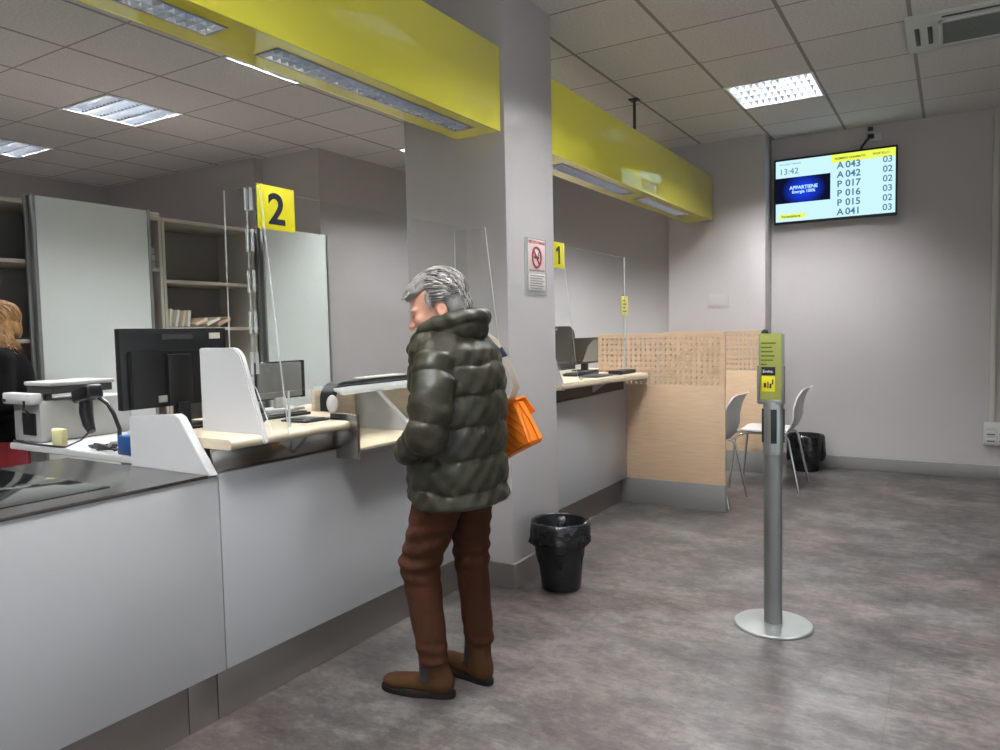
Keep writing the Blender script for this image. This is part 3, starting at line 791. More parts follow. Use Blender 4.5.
m = MB(); sr(m, .0, .475, .30, .72, .001); adv = m.build('advert', ad, scn, smooth=0, label='dark advert with a blue glow')
R_, U_ = (1, 0, 0), (0, 0, 1)
def tv_text(mb, s, u, v, size, bold=0, align='LEFT'): text(mb, s, size, (X0+(X1-X0)*u, yf-.002, Z0+(Z1-Z0)*v), R_, U_, bold, align)
m = MB(); tv_text(m, 'APPARTIENE', .245, .52, .042, .0012, 'CENTER'); tv_text(m, 'Energia 100%', .245, .455, .036, .0008, 'CENTER'); m.build('advert_text', E_WH, adv, smooth=0)
for k, (a, b) in enumerate((('A 043', '03'), ('A 042', '02'), ('P 017', '02'), ('P 016', '03'), ('P 015', '02'), ('A 041', '03'))):
    v = .775-k*.148; m = MB()
    tv_text(m, a[0], .53, v, .078, .0018); tv_text(m, a[2:], .60, v, .080, .0018); tv_text(m, b, .90, v+.01, .075, .001); m.build('ticket_number', E_TX, scn, smooth=0)
m = MB()
tv_text(m, '13:42', .03, .775, .075); m.build('clock_text', E_TX, scn, smooth=0); m = MB(); tv_text(m, 'mercoledi 7 febbraio', .03, .93, .022)
m.build('date_text', E_TX, scn, smooth=0)
m = MB(); tv_text(m, 'NUMERO CHIAMATO', .51, .915, .025, .0006); tv_text(m, 'SPORTELLO', .82, .92, .024, .0003); tv_text(m, 'Posteitaliane', .05, .065, .032, .0006); m.build('banner_text', E_DK, scn, smooth=0)
t = thing('wall_socket', 'white wall socket with a black plug above the wall screen', 'socket', (-.61, 7.25, 2.9))
MB().box(-.685, -.53, 7.235, 7.251, 2.862, 2.938, .004).build('cover_plate', WHITE, t)
MB().box(-.64, -.59, 7.19, 7.236, 2.885, 2.92, .008).tube([(-.62, 7.2, 2.895), (-.65, 7.18, 2.86), (-.675, 7.185, 2.83), (-.70, 7.195, 2.78)], .009).build('plug', BLACK, t)
MB().box(-.64, -.60, 7.22, 7.251, 2.955, 2.985, .006).build('sensor', DARK, t)

t = thing('socket_box', 'pale wall socket box with four outlets under the vertical cable conduit', 'socket', (.32, 7.25, .38))
MB().box(.232, .42, 7.205, 7.251, .285, .47, .006).build('cover', mat('socket_ivory', srgb(190, 192, 184), .5), t)
m = MB()
for i in range(2):
    for j in range(3): m.box(.248+i*.085, .318+i*.085, 7.2, 7.206, .30+j*.055, .342+j*.055, .003)
m.build('outlet', WHITE, t)
m = MB()
for i in range(2):
    for j in range(2): m.box(.255+i*.085, .31+i*.085, 7.198, 7.2005, .316+j*.055, .324+j*.055, .0)
m.build('outlet_slot', DARK, t)
tag(MB().box(.268, .308, 7.225, 7.252, .47, 2.998, .004).build('cable_conduit', mat('conduit_ivory', srgb(196, 194, 184), .5)), 'ivory vertical cable conduit running up the far wall to the ceiling', 'cable conduit')
tag(MB().box(-1.955, -1.765, 6.972, 6.982, 1.475, 1.603, .003).box(-1.94, -1.78, 6.968, 6.974, 1.49, 1.588, .004).build('blank_plate', WALL), 'blank wall plate painted wall colour on the far pilaster', 'wall plate')

# ================================================================== NOTICE on pillar
t = thing('no_smoking_notice', 'clear framed no smoking notice on the pillar side', 'notice', (-1.88, 3.455, 1.64))
MB().box(-1.882, -1.872, 3.345, 3.575, 1.485, 1.782, .003).build('frame', [clear('notice_acrylic', (.93, .93, .92, 1), haze=.3)], t)
MB().box(-1.874, -1.8705, 3.375, 3.56, 1.60, 1.775, .0005).build('pink_sheet', PAPERP, t)
MB().box(-1.874, -1.8705, 3.375, 3.56, 1.51, 1.598, .0005).build('lower_sheet', mat('grey_sheet', srgb(206, 202, 196), .7), t)
m = MB(); text(m, 'VIETATO FUMARE', .0225, (-1.8702, 3.378, 1.752), (0, 1, 0), (0, 0, 1), .0005); m.build('heading', RED, t, smooth=0)
ring = MB(); n = 32
ring.tube([(-1.870, 3.462+.047*math.cos(2*PI*k/n), 1.682+.052*math.sin(2*PI*k/n)) for k in range(n)], .006, 6, closed=True)
ring.tube([(-1.870, 3.462-.032, 1.682+.036), (-1.870, 3.462+.032, 1.682-.036)], .005, 6)
ring.build('prohibition_ring', RED, t)
m = MB().box(-1.8705, -1.8698, 3.435, 3.49, 1.676, 1.688, 0).tube([(-1.8698, 3.486, 1.69), (-1.8698, 3.481, 1.70), (-1.8698, 3.488, 1.71)], .0025, 6); m.build('cigarette', DARK, t)
m = MB()
for k in range(6): m.box(-1.8704, -1.8698, 3.39, 3.545-.02*(k % 2), 1.583-k*.013, 1.588-k*.013, 0)
m.box(-1.8704, -1.8698, 3.385, 3.55, 1.61, 1.617, 0)
m.build('text_lines', INK, t, smooth=0)

# ================================================================== STORAGE CABINETS in the back office
def cabinet(y0, y1, shelves, door, label, div=None):
    t = thing('storage_cabinet', label, 'cabinet', (-5.08, (y0+y1)/2, 0), 0, 'storage cabinets along the staff area')
    m = MB()
    m.box(-5.30, -4.86, y0, y0+.022, 0, 2.16, .002).box(-5.30, -4.86, y1-.022, y1, 0, 2.16, .002).box(-5.31, -4.85, y0, y1, 2.14, 2.165, .002)
    m.box(-5.30, -4.86, y0, y1, .0, .08, .002)
    if div: m.box(-5.30, -4.862, div-.011, div+.011, .08, 2.14, .001)
    m.build('carcass', CABF, t)
    MB().box(-5.30, -5.285, y0+.02, y1-.02, .06, 2.15, 0).build('back_panel', CABG, t)
    for z in shelves: MB().box(-5.285, -4.865, y0+.022, y1-.022, z-.012, z+.012, .001).build('shelf', CABF, t)
    d0, d1 = door
    dm = MB().box(-4.845, -4.80, d0+.02, d1-.02, .03, 2.19, .002); d = dm.build('sliding_door', CABW, t)
    e = MB().box(-4.852, -4.792, d0, d0+.022, .03, 2.195, .004).box(-4.852, -4.792, d1-.022, d1, .03, 2.195, .004).box(-4.852, -4.83, d0-.025, d0, .03, 2.19, .004)
    e.build('door_profile', ALU, d, label='grey aluminium edge profile')
    return t
cabinet(1.2, 3.34, (1.79, 1.30, .86, .45), (2.43, 3.215), 'tall storage cabinet with white sliding door half open behind the cash unit')
cabinet(3.345, 4.18, (1.712, 1.365, .95, .5), (4.20, 4.93), 'tall storage cabinet with open shelves behind the number 2 sign') if False else None
t2 = cabinet(3.345, 5.02, (1.712, 1.365, .95, .5), (4.20, 4.95), 'tall storage cabinet with open shelves next to the lit office wall', 4.16)
for k in range(7):
    y = 3.42+k*.052; w = random.uniform(.02, .035); lean = random.uniform(.1, .35)
    mx = Matrix.Translation((0, y+(k >= 4)*.05*(k-4), 1.379+(k >= 4)*.012)) @ Matrix.Rotation(-lean if k < 4 else -1.15, 4, 'X')
    o = MB().box(-5.16, -4.92, -w/2, w/2, .012 if k >= 4 else .004, .125+random.uniform(0, .02), .003, mx=mx).build('document_folder', PAPER if k % 2 else mat('ivory_folder_%s' % 'abcdefg'[k], srgb(214, 208-k*4, 190-k*6), .8))
    tag(o, ['upright cream document folder leaning on the open shelf', 'slumped pale document folder lying against the upright folders'][k >= 4], 'folder', 'document folders on the open shelf')
tag(MB().box(-5.12, -4.90, 3.22, 3.36, 2.166, 2.184, .002).box(-5.10, -4.88, 3.23, 3.345, 2.185, 2.20, .002).build('paper_pile', PAPER), 'small pile of white paper on top of the cabinets', 'paper pile')
for k in range(3):
    tag(MB().box(-5.1, -4.90, 3.235, 3.312, 1.8035+.05*k, 1.848+.05*k, .003).build('form_box', [GREYP, WHITE, GREYP][k]), ['lowest', 'middle', 'topmost'][k]+' small form box stacked on the shelf beside the white sliding door', 'box', 'small form boxes')

# ================================================================== STAFF DESK and things on it
t = thing('staff_desk', 'white staff desk top behind the glass topped counter', 'desk', (-3.3, 2.2, 0))
MB().prism([(-3.98, 1.85), (-2.68, 1.85), (-2.68, 2.50), (-3.98, 2.50)], 'z', .77, .80, .004).build('desktop', WHITE, t)
for (x, y) in ((-3.92, 1.95), (-3.92, 2.42), (-3.06, 1.95), (-3.06, 2.42)): MB().box(x-.025, x+.025, y-.025, y+.025, 0, .77, .004).build('leg', GREYP, t)
t = thing('cash_machine', 'grey boxy cash machine standing on the staff desk', 'cash machine', (-3.9, 2.1, .80))
MB().box(-4.04, -3.79, 1.905, 2.38, .802, 1.005, .008).build('body', GREYP, t)
MB().box(-4.06, -3.79, 1.865, 1.92, .99, 1.045, .008).build('front_lip', WHITE, t, label='white front lip')
MB().box(-3.945, -3.83, 1.898, 1.907, .835, .945, .003).build('cash_slot', BLACK, t, label='black square opening')
m = MB()
m.tube([(-3.845, 1.862, 1.01), (-3.845, 1.86, .97), (-3.845, 1.89, .935)], .006, 8).tube([(-4.03, 1.862, 1.015), (-4.03, 1.858, 1.0)], .008, 8)
m.build('lock_wire', BLACK, t)
t = thing('document_scanner', 'flat dark document scanner lying on top of the cash machine', 'scanner', (-3.9, 2.1, 1.007))
MB().box(-3.97, -3.72, 1.925, 2.25, 1.078, 1.098, .006).build('lid', GREYP, t)
MB().box(-3.96, -3.73, 1.935, 2.24, 1.040, 1.079, .003).build('body', DARK, t)
for (x, y) in ((-3.94, 1.96), (-3.94, 2.2), (-3.82, 1.96), (-3.82, 2.2)): MB().box(x-.015, x+.015, y-.015, y+.015, 1.0055, 1.041, .003).build('foot', BLACK, t)
tag(MB().box(-3.62, -3.53, 1.870, 1.892, .801, .886, .002).box(-3.618, -3.532, 1.8655, 1.871, .804, .884, .001).build('note_block', CREAM), 'cream note block standing against the cash machine', 'note pad')
t = thing('barcode_scanner', 'black handheld barcode scanner on a curved stand on the staff desk', 'barcode scanner', (-3.4, 1.98, .80))
MB().lathe([(.05, .801), (.05, .81), (.02, .818), (0, .82)], -3.36, 2.04, 24).build('stand_base', BLACK, t)
MB().tube([(-3.36, 2.04, .81), (-3.34, 2.03, .88), (-3.345, 2.01, .95), (-3.375, 2.0, 1.0), (-3.42, 1.985, 1.03)], .010, 8).build('gooseneck', BLACK, t)
m = MB(); mx = Matrix.Translation((-3.46, 1.965, 1.045)) @ Matrix.Rotation(-.22, 4, 'Y')
m.box(-.095, .06, -.038, .038, -.028, .040, .016, 3, mx=mx)
m.build('head', BLACK, t)
MB().tube([(-3.49, 1.965, 1.035), (-3.495, 1.965, .96), (-3.48, 1.965, .90), (-3.455, 1.965, .868)], [.030, .031, .026, .018], 12).build('grip', BLACK, t)
MB().tube([(-3.46, 1.965, .875), (-3.49, 1.93, .83), (-3.50, 1.86, .806), (-3.56, 1.856, .806), (-3.80, 1.856, .806), (-3.96, 1.862, .81)], .005, 6).build('cable', BLACK, t)
m = MB()
for k in range(5):
    pts = [(-3.27+.05*math.cos(q*.9+k)+.02*q-.03, 1.87+.014*math.sin(q*1.3+k*2)+.02, .806+.008*abs(math.sin(q*.8+k))+.004*k) for q in range(9)]
    m.tube(pts, .0045, 6)
tag(m.build('cable_bundle', DARK), 'tangle of dark cables lying on the staff desk', 'cables')
t = thing('power_adapter', 'blue plastic box with white plugs at the end of the staff desk', 'adapter', (-3.03, 1.87, .80))
MB().box(-3.08, -2.95, 1.856, 1.95, .801, .885, .008).build('body', BLUE, t)
m = MB().box(-3.04, -2.985, 1.88, 1.93, .884, .905, .004); m.tube([(-3.078, 1.88, .84), (-3.10, 1.87, .855), (-3.14, 1.87, .85), (-3.17, 1.875, .83)], .007, 8); m.build('plug', WHITE, t)
t = thing('tape_roll', 'white tape roll on edge beside the blue box', 'tape roll', (-3.10, 2.02, .80))
rl = MB(); n = 36
pr = [(.052, -.02), (.052, .02), (.034, .02), (.034, -.02)]
V = [(-3.09+r*math.cos(2*PI*j/n), 2.02+y, .853+r*math.sin(2*PI*j/n)+.0) for (r, y) in pr for j in range(n)]
F = [(i*n+j, i*n+(j+1) % n, ((i+1) % 4)*n+(j+1) % n, ((i+1) % 4)*n+j) for i in range(4) for j in range(n)]
rl.raw(V, F).build('roll', WHITE, t)

# monitor seen from behind
t = thing('monitor', 'large black monitor seen from behind on counter 2', 'monitor', (-2.5, 1.76, .966))
MB().box(-2.53, -2.50, 1.535, 1.985, 1.045, 1.337, .004).build('display_panel', BLACK, t)
MB().prism([(1.56, 1.05), (1.96, 1.05), (1.96, 1.255), (1.56, 1.255)], 'x', -2.502, -2.478, .004).build('rear_cover', BLACK, t)
MB().box(-2.479, -2.466, 1.70, 1.80, 1.05, 1.24, .004).build('stand_column', BLACK, t)
MB().box(-2.485, -2.45, 1.725, 1.775, .97, 1.06, .003).box(-2.60, -2.36, 1.64, 1.86, .967, .977, .003).build('stand', BLACK, t)
MB().box(-2.501, -2.4985, 1.70, 1.83, 1.295, 1.315, 0).build('vent_strip', DARK, t)
MB().box(-2.501, -2.498, 1.905, 1.955, 1.295, 1.318, .0005).build('sticker', PAPER, t, label='small white sticker')
MB().box(-2.478, -2.474, 1.66, 1.695, 1.065, 1.09, .001).build('port_label', GREYP, t)

# things on the worktop of counter 2
t = thing('laptop', 'grey laptop screen behind the acrylic of counter 2', 'laptop', (-2.55, 2.3, .966))
MB().box(-2.56, -2.545, 2.18, 2.43, 1.025, 1.18, .003).build('display_panel', mat('lcd_grey', srgb(128, 128, 127), .25), t)
MB().box(-2.565, -2.555, 2.17, 2.43, 1.018, 1.187, .003).box(-2.562, -2.543, 2.427, 2.446, 1.018, 1.187, .003).build('bezel', BLACK, t)
MB().box(-2.62, -2.50, 2.2, 2.4, .967, .98, .004).box(-2.565, -2.545, 2.27, 2.33, .975, 1.03, .003).build('stand', WHITE, t)
def keyboard(x0, x1, y0, y1, z, label, m=BLACK):
    t = thing('keyboard', label, 'keyboard', ((x0+x1)/2, (y0+y1)/2, z))
    MB().box(x0, x1, y0, y1, z+.001, z+.013, .004).build('case', m, t)
    kk = MB()
    for i in range(4):
        for j in range(12):
            a = x0+.01+(x1-x0-.02)*i/4; b = y0+.01+(y1-y0-.02)*j/12
            kk.box(a+.002, a+(x1-x0-.02)/4-.002, b+.001, b+(y1-y0-.02)/12-.001, z+.012, z+.018, .001, 1)
    kk.build('key_block', DARK, t)
keyboard(-2.42, -2.31, 1.93, 2.25, .966, 'black keyboard on counter 2 behind the acrylic')
tag(MB().box(-2.22, -2.08, 2.00, 2.125, .968, .975, .003).box(-2.21, -2.09, 2.015, 2.11, .975, .979, .002).build('signature_pad', BLACK), 'flat black signature pad lying near the edge of counter 2', 'signature pad')
t = thing('card_terminal', 'dark grey card terminal on counter 2 near the white side shield', 'card terminal', (-2.28, 1.98, .966))
mx = Matrix.Translation((-2.26, 1.83, .968)) @ Matrix.Rotation(.35, 4, 'Z')
MB().prism([(-.045, 0), (-.045, .03), (.06, .045), (.13, .03), (.13, 0)], 'x', -.045, .045, .004, mx=mx).build('body', DARK, t)
MB().box(-.03, .03, .005, .055, .036, .0475, .001, mx=mx).build('display', GREYP, t)
tag(MB().ell((-2.50, 1.98, .985), (.05, .035, .018)).build('computer_mouse', WHITE), 'white computer mouse on counter 2 in front of the laptop', 'mouse')
tag(MB().tube([(-2.60, 2.02, .985), (-2.56, 2.06, .99), (-2.50, 2.10, .99), (-2.46, 2.13, .985)], [.016, .02, .02, .014], 10).build('telephone_handset', DARK), 'dark telephone handset lying in front of the laptop', 'telephone')
# black bent document stand with sheet
t = thing('document_stand', 'black curved document stand on the grey top shelf of counter 2', 'document stand', (-2.4, 2.6, 1.07))
prof = [(2.86, 1.096), (2.44, 1.092)]+arc(2.41, 1.018, .074, PI/2, PI, 8)+[(2.336, .968)]
inner = [(2.36, .968)]+arc(2.41, 1.018, .050, PI, PI/2, 8)+[(2.44, 1.0715), (2.86, 1.0715)]
MB().prism(prof+inner, 'x', -2.345, -2.27, .002).build('body', BLACK, t)
MB().box(-2.34, -2.275, 2.55, 2.84, 1.097, 1.103, .001).build('sheet', PAPER, t)
tag(MB().ell((-2.245, 2.31, 1.006), (.028, .022, .0385)).build('desk_bell', WHITE), 'white domed device tucked under the black document stand', 'desk device')

# things on counter 1
t = thing('monitor', 'black monitor on counter 1 beside the perforated partition', 'monitor', (-2.42, 5.25, .976))
MB().box(-2.43, -2.405, 5.03, 5.48, 1.035, 1.235, .004).build('bezel', BLACK, t)
MB().prism([(5.16, 1.05), (5.46, 1.05), (5.46, 1.22), (5.36, 1.215), (5.26, 1.17)], 'x', -2.406, -2.403).build('display_panel', mat('lcd_reflection', srgb(150, 152, 146), .25), t)  # pale polygon paints a reflection on the black screen
MB().box(-2.45, -2.41, 5.22, 5.28, .98, 1.04, .003).box(-2.52, -2.34, 5.2, 5.34, .977, .986, .003).build('stand', BLACK, t)
t = thing('office_chair', 'dark grey office chair back behind the acrylic of counter 1', 'chair', (-3.05, 5.7, 0))
pts = [(5.53, .86), (5.53, 1.25)]+arc(5.62, 1.25, .09, PI, PI/2, 6)+arc(5.86, 1.25, .09, PI/2, 0, 6)+[(5.95, .86)]
MB().prism([(a-.03, b-.01) for a, b in pts], 'x', -2.88, -2.82, .02).build('backrest', mat('chair_grey', srgb(92, 90, 90), .8, bump=.1, bscale=120), t)
MB().box(-3.30, -2.86, 5.48, 5.94, .44, .52, .03).build('seat', DARK, t)
MB().box(-2.89, -2.86, 5.65, 5.77, .46, .9, .005).build('back_support', BLACK, t)
MB().tube([(-3.08, 5.71, .08), (-3.08, 5.71, .45)], .03, 12).build('gas_lift', BLACK, t)
for k in range(5):
    a = 2*PI*k/5
    MB().tube([(-3.08, 5.71, .10), (-3.08+.3*math.cos(a), 5.71+.3*math.sin(a), .06)], .02, 8).ell((-3.08+.3*math.cos(a), 5.71+.3*math.sin(a), .03), (.03, .03, .03), 12).build('castor_arm', BLACK, t)
tag(MB().box(-2.30, -2.19, 4.60, 4.98, .977, .995, .005).box(-2.29, -2.20, 4.62, 4.96, .995, 1.0, .002).build('keyboard', BLACK), 'black keyboard under the monitor on counter 1', 'keyboard')
tag(MB().box(-2.14, -2.0, 4.52, 4.80, .977, .985, .003).box(-2.13, -2.01, 4.54, 4.78, .985, .989, .002).build('signature_pad', DARK), 'flat grey signature pad on the worktop of counter 1', 'signature pad')
tag(MB().prism(shelf_profile(-2.06, -1.95, .978, 1.005), 'y', 4.84, 5.10, .004).build('pen_tray', BLACK), 'black pen tray near the end of the counter 1 worktop', 'pen tray')
tag(MB().ell((-2.03, 4.33, .984), (.014, .014, .009), 12).build('call_button', GREYP), 'small grey call button on the edge of the counter 1 worktop', 'button')

# ================================================================== PEOPLE
def rotm(pitch, yaw):
    """rows = local axes (forward,left,up) of a head pitched down and yawed to its left"""
    cp, sp, cy, sy_ = math.cos(pitch), math.sin(pitch), math.cos(yaw), math.sin(yaw)
    f = np.array([cp*cy, cp*sy_, -sp]); l = np.array([-sy_, cy, 0]); u = np.cross(f, l)
    return np.array([f, l, u])
def head_ops(F, c, M, s=1.0):
    c = np.array(c, float)
    W = lambda f, l, u: c+(M[0]*f+M[1]*l+M[2]*u)*s
    def e(f, l, u, r, k): F.ell(W(f, l, u), np.array(r)*s, k*s, M)
    e(-.012, 0, .03, (.096, .074, .088), .01)           # skull
    e(.028, 0, -.035, (.066, .058, .078), .03)          # face
    e(.052, 0, -.092, (.030, .032, .024), .03)          # chin
    for q in (-1, 1):
        e(.062, q*.034, -.028, (.026, .024, .022), .018)  # cheek
        e(.074, q*.030, .012, (.018, .026, .010), .012)   # brow
        F.ell(W(.088, q*.031, -.002), np.array((.016, .015, .010))*s, .008*s, M, True)   # eye socket
        e(.076, q*.031, -.003, (.0125, .0145, .0095), .003)
        e(-.018, q*.076, -.02, (.021, .011, .031), .005)  # ear
        F.ell(W(-.018, q*.085, -.018), np.array((.010, .006, .017))*s, .005*s, M, True)
    F.cap(W(.088, 0, .006), W(.112, 0, -.036), .008*s, .012*s, .01*s)   # nose
    for q in (-1, 1): F.ell(W(.098, q*.011, -.038), np.array((.011, .008, .008))*s, .006*s, M)
    e(.088, 0, -.062, (.016, .022, .0055), .006); e(.086, 0, -.072, (.015, .019, .006), .006)
def hand_ops(F, w, d, side, up, curl=.5, s=1.0):
    """w wrist, d hand direction, side = thumb side direction, up = back of the hand"""
    w = np.array(w, float); d = np.array(d, float); d /= np.linalg.norm(d); t = np.array(side, float); t -= d*(t@d); t /= np.linalg.norm(t); n = np.cross(d, t); 
    if n@np.array(up) < 0: n = -n
    pal = w+d*.045*s
    for o, r in ((-.026, .0125), (-.009, .0135), (.009, .0135), (.026, .0125)):
        F.cap(w+t*o*.6*s, w+d*.085*s+t*o*s, .014*s, r*s, .008*s)
    for o, L in ((.029, .072), (.0098, .080), (-.0098, .075), (-.028, .058)):
        p = w+d*.088*s+t*o*s; a = 0; q = p
        for seg, fr in enumerate((.45, .30, .25)):
            a += curl*(.6 if seg == 0 else .9)
            dr = d*math.cos(a)-n*math.sin(a)
            q2 = q+dr*L*fr*s
            F.cap(q, q2, (.0088-.0006*seg)*s, (.0082-.0006*seg)*s, .003*s); q = q2
    p = w+d*.025*s+t*.024*s; q = p+(d*.6+t*.75-n*.25)*.038*s; r = q+(d*.9+t*.25-n*.3)*.03*s
    F.cap(p, q, .012*s, .0105*s, .006*s); F.cap(q, r, .0098*s, .008*s, .003*s)
def frame_world(c, M): return lambda f, l, u: (np.array(c)+M[0]*f+M[1]*l+M[2]*u)

def strands(mb, c, M, ra, spec, n, rnd, length, rad, mats, region):
    """short tapering locks lying on an ellipsoid ra around c"""
    for _ in range(n):
        for _try in range(40):
            v = np.array([rnd.gauss(0, 1) for _ in range(3)]); v /= np.linalg.norm(v)
            if region(v): break
        flow = spec(v); flow = flow-v*(flow@v); flow /= np.linalg.norm(flow)+1e-6
        L = length*rnd.uniform(.6, 1.2); pts = []; steps = 5
        for k in range(steps):
            a = k/(steps-1)
            d = v+flow*L*a/.09; d = d/np.linalg.norm(d)
            lift = 1.0+.05*math.sin(PI*a*.9)+rnd.uniform(-.008, .012)
            p = np.array(c)+(M[0]*d[0]*ra[0]+M[1]*d[1]*ra[1]+M[2]*d[2]*ra[2])*lift
            pts.append(tuple(p))
        mb.tube(pts, [rad*.6, rad, rad, rad*.8, rad*.2], 5, mi=rnd.randrange(mats))

# ---------------------------------------------------------------- customer
PX, PY = -1.50, 2.14
P = thing('person', 'person with short grey hair in olive puffer jacket and brown trousers standing at counter 2', 'person', (PX, PY, 0), PI)
HC = np.array([.058, .0, 1.391]); HM = rotm(.34, .50)
ARM = {1: ((-.035, .150, 1.215), (-.068, .218, 1.08), (-.055, .230, .975), (.045, .185, .915)),
       -1: ((-.02, -.145, 1.215), (-.0, -.195, 1.08), (.04, -.20, .975), (.13, -.165, .915))}
LEGS = {1: ((.0, .09, .78), (.098, .09, .48), (.072, .068, .10)), -1: ((.0, -.09, .78), (.005, -.10, .46), (-.008, -.112, .10))}
FEET = {1: ((.032, .05), (.222, .092)), -1: ((-.036, -.105), (.155, -.15))}
B = Field((-.22, -.34, 0), (.34, .34, 1.56), .0055)
head_ops(B, HC, HM, 1.0)
B.cap((.0, 0, 1.21), (.045, 0, 1.33), .058, .052, .02)
B.ell((-.02, 0, 1.08), (.105, .165, .17), .03); B.ell((-.02, 0, .90), (.10, .15, .13), .05); B.ell((-.01, 0, .77), (.100, .150, .10), .04)
for sd in (-1, 1):
    B.cap((-.03, sd*.06, 1.20), (-.04, sd*.165, 1.19), .05, .05, .03)
    a0, a1, a2, a3 = [np.array(q) for q in ARM[sd]]
    B.cap(a0-(0, 0, .02), a2, .044, .038, .02)
    B.cap(a2, a3+(.02, 0, 0), .036, .026, .012)
    hand_ops(B, a3+(.02, 0, 0), (.25, -sd, -.3), (0, 0, 1), (0, sd, .2), .45, .95)
for sd in (1, -1):
    h_, k_, a_ = LEGS[sd]
    B.cap(h_, k_, .072, .050, .02); B.cap(k_, a_, .048, .030, .02)
    (x0, y0), (x1, y1) = FEET[sd]
    B.cap(a_, (x0+.035, y0+.006, .06), .030, .028, .01); B.cap((x0+.01, y0, .048), (x0+.85*(x1-x0), y0+.85*(y1-y0), .042), .024, .020, .01)
body = B.build('body', SKIN, P)
fw = frame_world(HC, HM)
for q in (-1, 1):
    m = MB(); m.ell(fw(.0785, q*.031, -.003), (.0105, .0105, .0105), 14); e_ = m.build('eye', EYEW, P, True)
    m = MB(); m.ell(fw(.0868, q*.031, -.005), (.0035, .005, .005), 10); m.build('iris', EYED, e_, True)
    m = MB(); m.tube([fw(.091, q*.013, .016), fw(.0935, q*.03, .021), fw(.084, q*.05, .013)], [.0025, .004, .0018], 6); m.build('eyebrow', HAIRL, P, True)
m = MB(); m.tube([fw(.094, -.022, -.067), fw(.1035, -.008, -.063), fw(.1035, .008, -.063), fw(.094, .022, -.067)], [.002, .0042, .0042, .002], 6); m.build('lips', LIPS, P, True)
# hair: cap + locks
Hh = Field((-.12, -.13, 1.28), (.22, .13, 1.58), .005)
Hh.ell(fw(-.018, 0, .038), (.104, .085, .092), .01, HM)
Hh.ell(fw(-.055, 0, -.015), (.062, .068, .075), .03, HM)
Hh.ell(fw(.048, 0, .078), (.05, .062, .032), .02, HM)
Hh.ell(fw(.076, -.012, .073), (.026, .045, .018), .015, HM)
for q in (-1, 1): Hh.ell(fw(.022, q*.068, .012), (.034, .014, .036), .012, HM)
def facecut(x, y, z):
    u = (x-HC[0])*HM[0][0]+(y-HC[1])*HM[0][1]+(z-HC[2])*HM[0][2]; w = (x-HC[0])*HM[2][0]+(y-HC[1])*HM[2][1]+(z-HC[2])*HM[2][2]
    return np.maximum(.010-u, w-.050-.25*(.07-u))
Hh.op(facecut, (-.1, -.13, 1.26), (.24, .13, 1.6), .012, True)
def earcut(q):
    c_ = fw(-.014, q*.085, -.026); Hh.ell(c_, (.027, .026, .040), .01, HM, True)
earcut(1); earcut(-1)
hair = Hh.build('hair', HAIRG, P)
rnd = random.Random(3)
m = MB()
strands(m, fw(-.018, 0, .038), HM, (.105, .086, .093), lambda v: np.array([.7 if v[0] > .2 else -.35, .25*v[1], -.9 if v[2] < .5 else -.2]), 330, rnd, .055, .0042, 3,
        lambda v: v[2] > .0 and not (v[0] > .2 and v[2] < .62) and not (abs(v[1]) > .5 and v[0] > -.35 and v[2] < .5))
strands(m, fw(-.05, 0, -.01), HM, (.068, .071, .078), lambda v: np.array([-.2, 0, -1.]), 130, rnd, .05, .004, 3, lambda v: v[0] < -.3 and v[2] > -.75 and not (abs(v[1]) > .75))
for k in range(34):   # fringe swept forward
    l = rnd.uniform(-.06, .055); a = fw(.05+rnd.uniform(-.015, .01), l, .098-.3*abs(l)); b = fw(.088, l*1.05, .085+rnd.uniform(-.01, .01)-.3*abs(l)); c_ = fw(.101+rnd.uniform(-.008, .006), l*1.1-.006, .070+rnd.uniform(-.008, .012)-.15*abs(l))
    m.tube([tuple(a), tuple(b), tuple(c_)], [.004, .0045, .0008], 5, mi=rnd.choice((0, 0, 1)))
for k in range(16):   # sideburn locks
    for q in (-1, 1):
        f0 = rnd.uniform(-.025, .018); a = fw(f0, q*.079, .05); b = fw(f0+.008, q*.080, .03); c_ = fw(f0+.012+rnd.uniform(-.006, .01), q*.076, .008-.4*f0+rnd.uniform(-.012, .01))
        m.tube([tuple(a), tuple(b), tuple(c_)], [.004, .0042, .0008], 5, mi=rnd.choice((0, 1)))
strands(m, fw(-.018, 0, .034), HM, (.105, .087, .092), lambda v: np.array([-1., .1*v[1], -.35]), 120, rnd, .045, .0036, 3,
        lambda v: abs(v[1]) > .5 and -.5 < v[0] < .25 and -.12 < v[2] < .6)
m.build('hair_locks', [HAIRL, HAIRG, HAIRD], hair, True)

# trousers
TR = Field((-.2, -.26, .06), (.28, .26, .92), .006)
def wr(t, x, y, z):
    ang = np.arctan2(y, x)
    knee = np.exp(-((z-.50)/.07)**2)+.6*np.exp(-((z-.62)/.05)**2)+.7*np.exp(-((z-.16)/.05)**2)
    return .0045*knee*np.sin(z*115+1.5*np.sin(3*ang+z*9))+.0012*np.sin(z*47+x*60)
TR.ell((-.01, 0, .80), (.124, .176, .10), .02)
TR.cap((-.012, .083, .79), (.098, .09, .485), .094, .070, .03, wr); TR.cap((.098, .09, .485), (.066, .07, .155), .068, .054, .02, wr)
TR.cap((.0, -.085, .79), (.005, -.10, .46), .096, .062, .03, wr); TR.cap((.005, -.10, .46), (-.012, -.112, .165), .060, .055, .02, wr)
TR.op(lambda x, y, z: z-.125-.03*(y < 0)-.10*np.maximum(0, (x-.10))+.05*np.abs(x-.03), (-.3, -.3, .0), (.3, .3, .12), .004, True)
TR.build('trousers', TROUS, P)
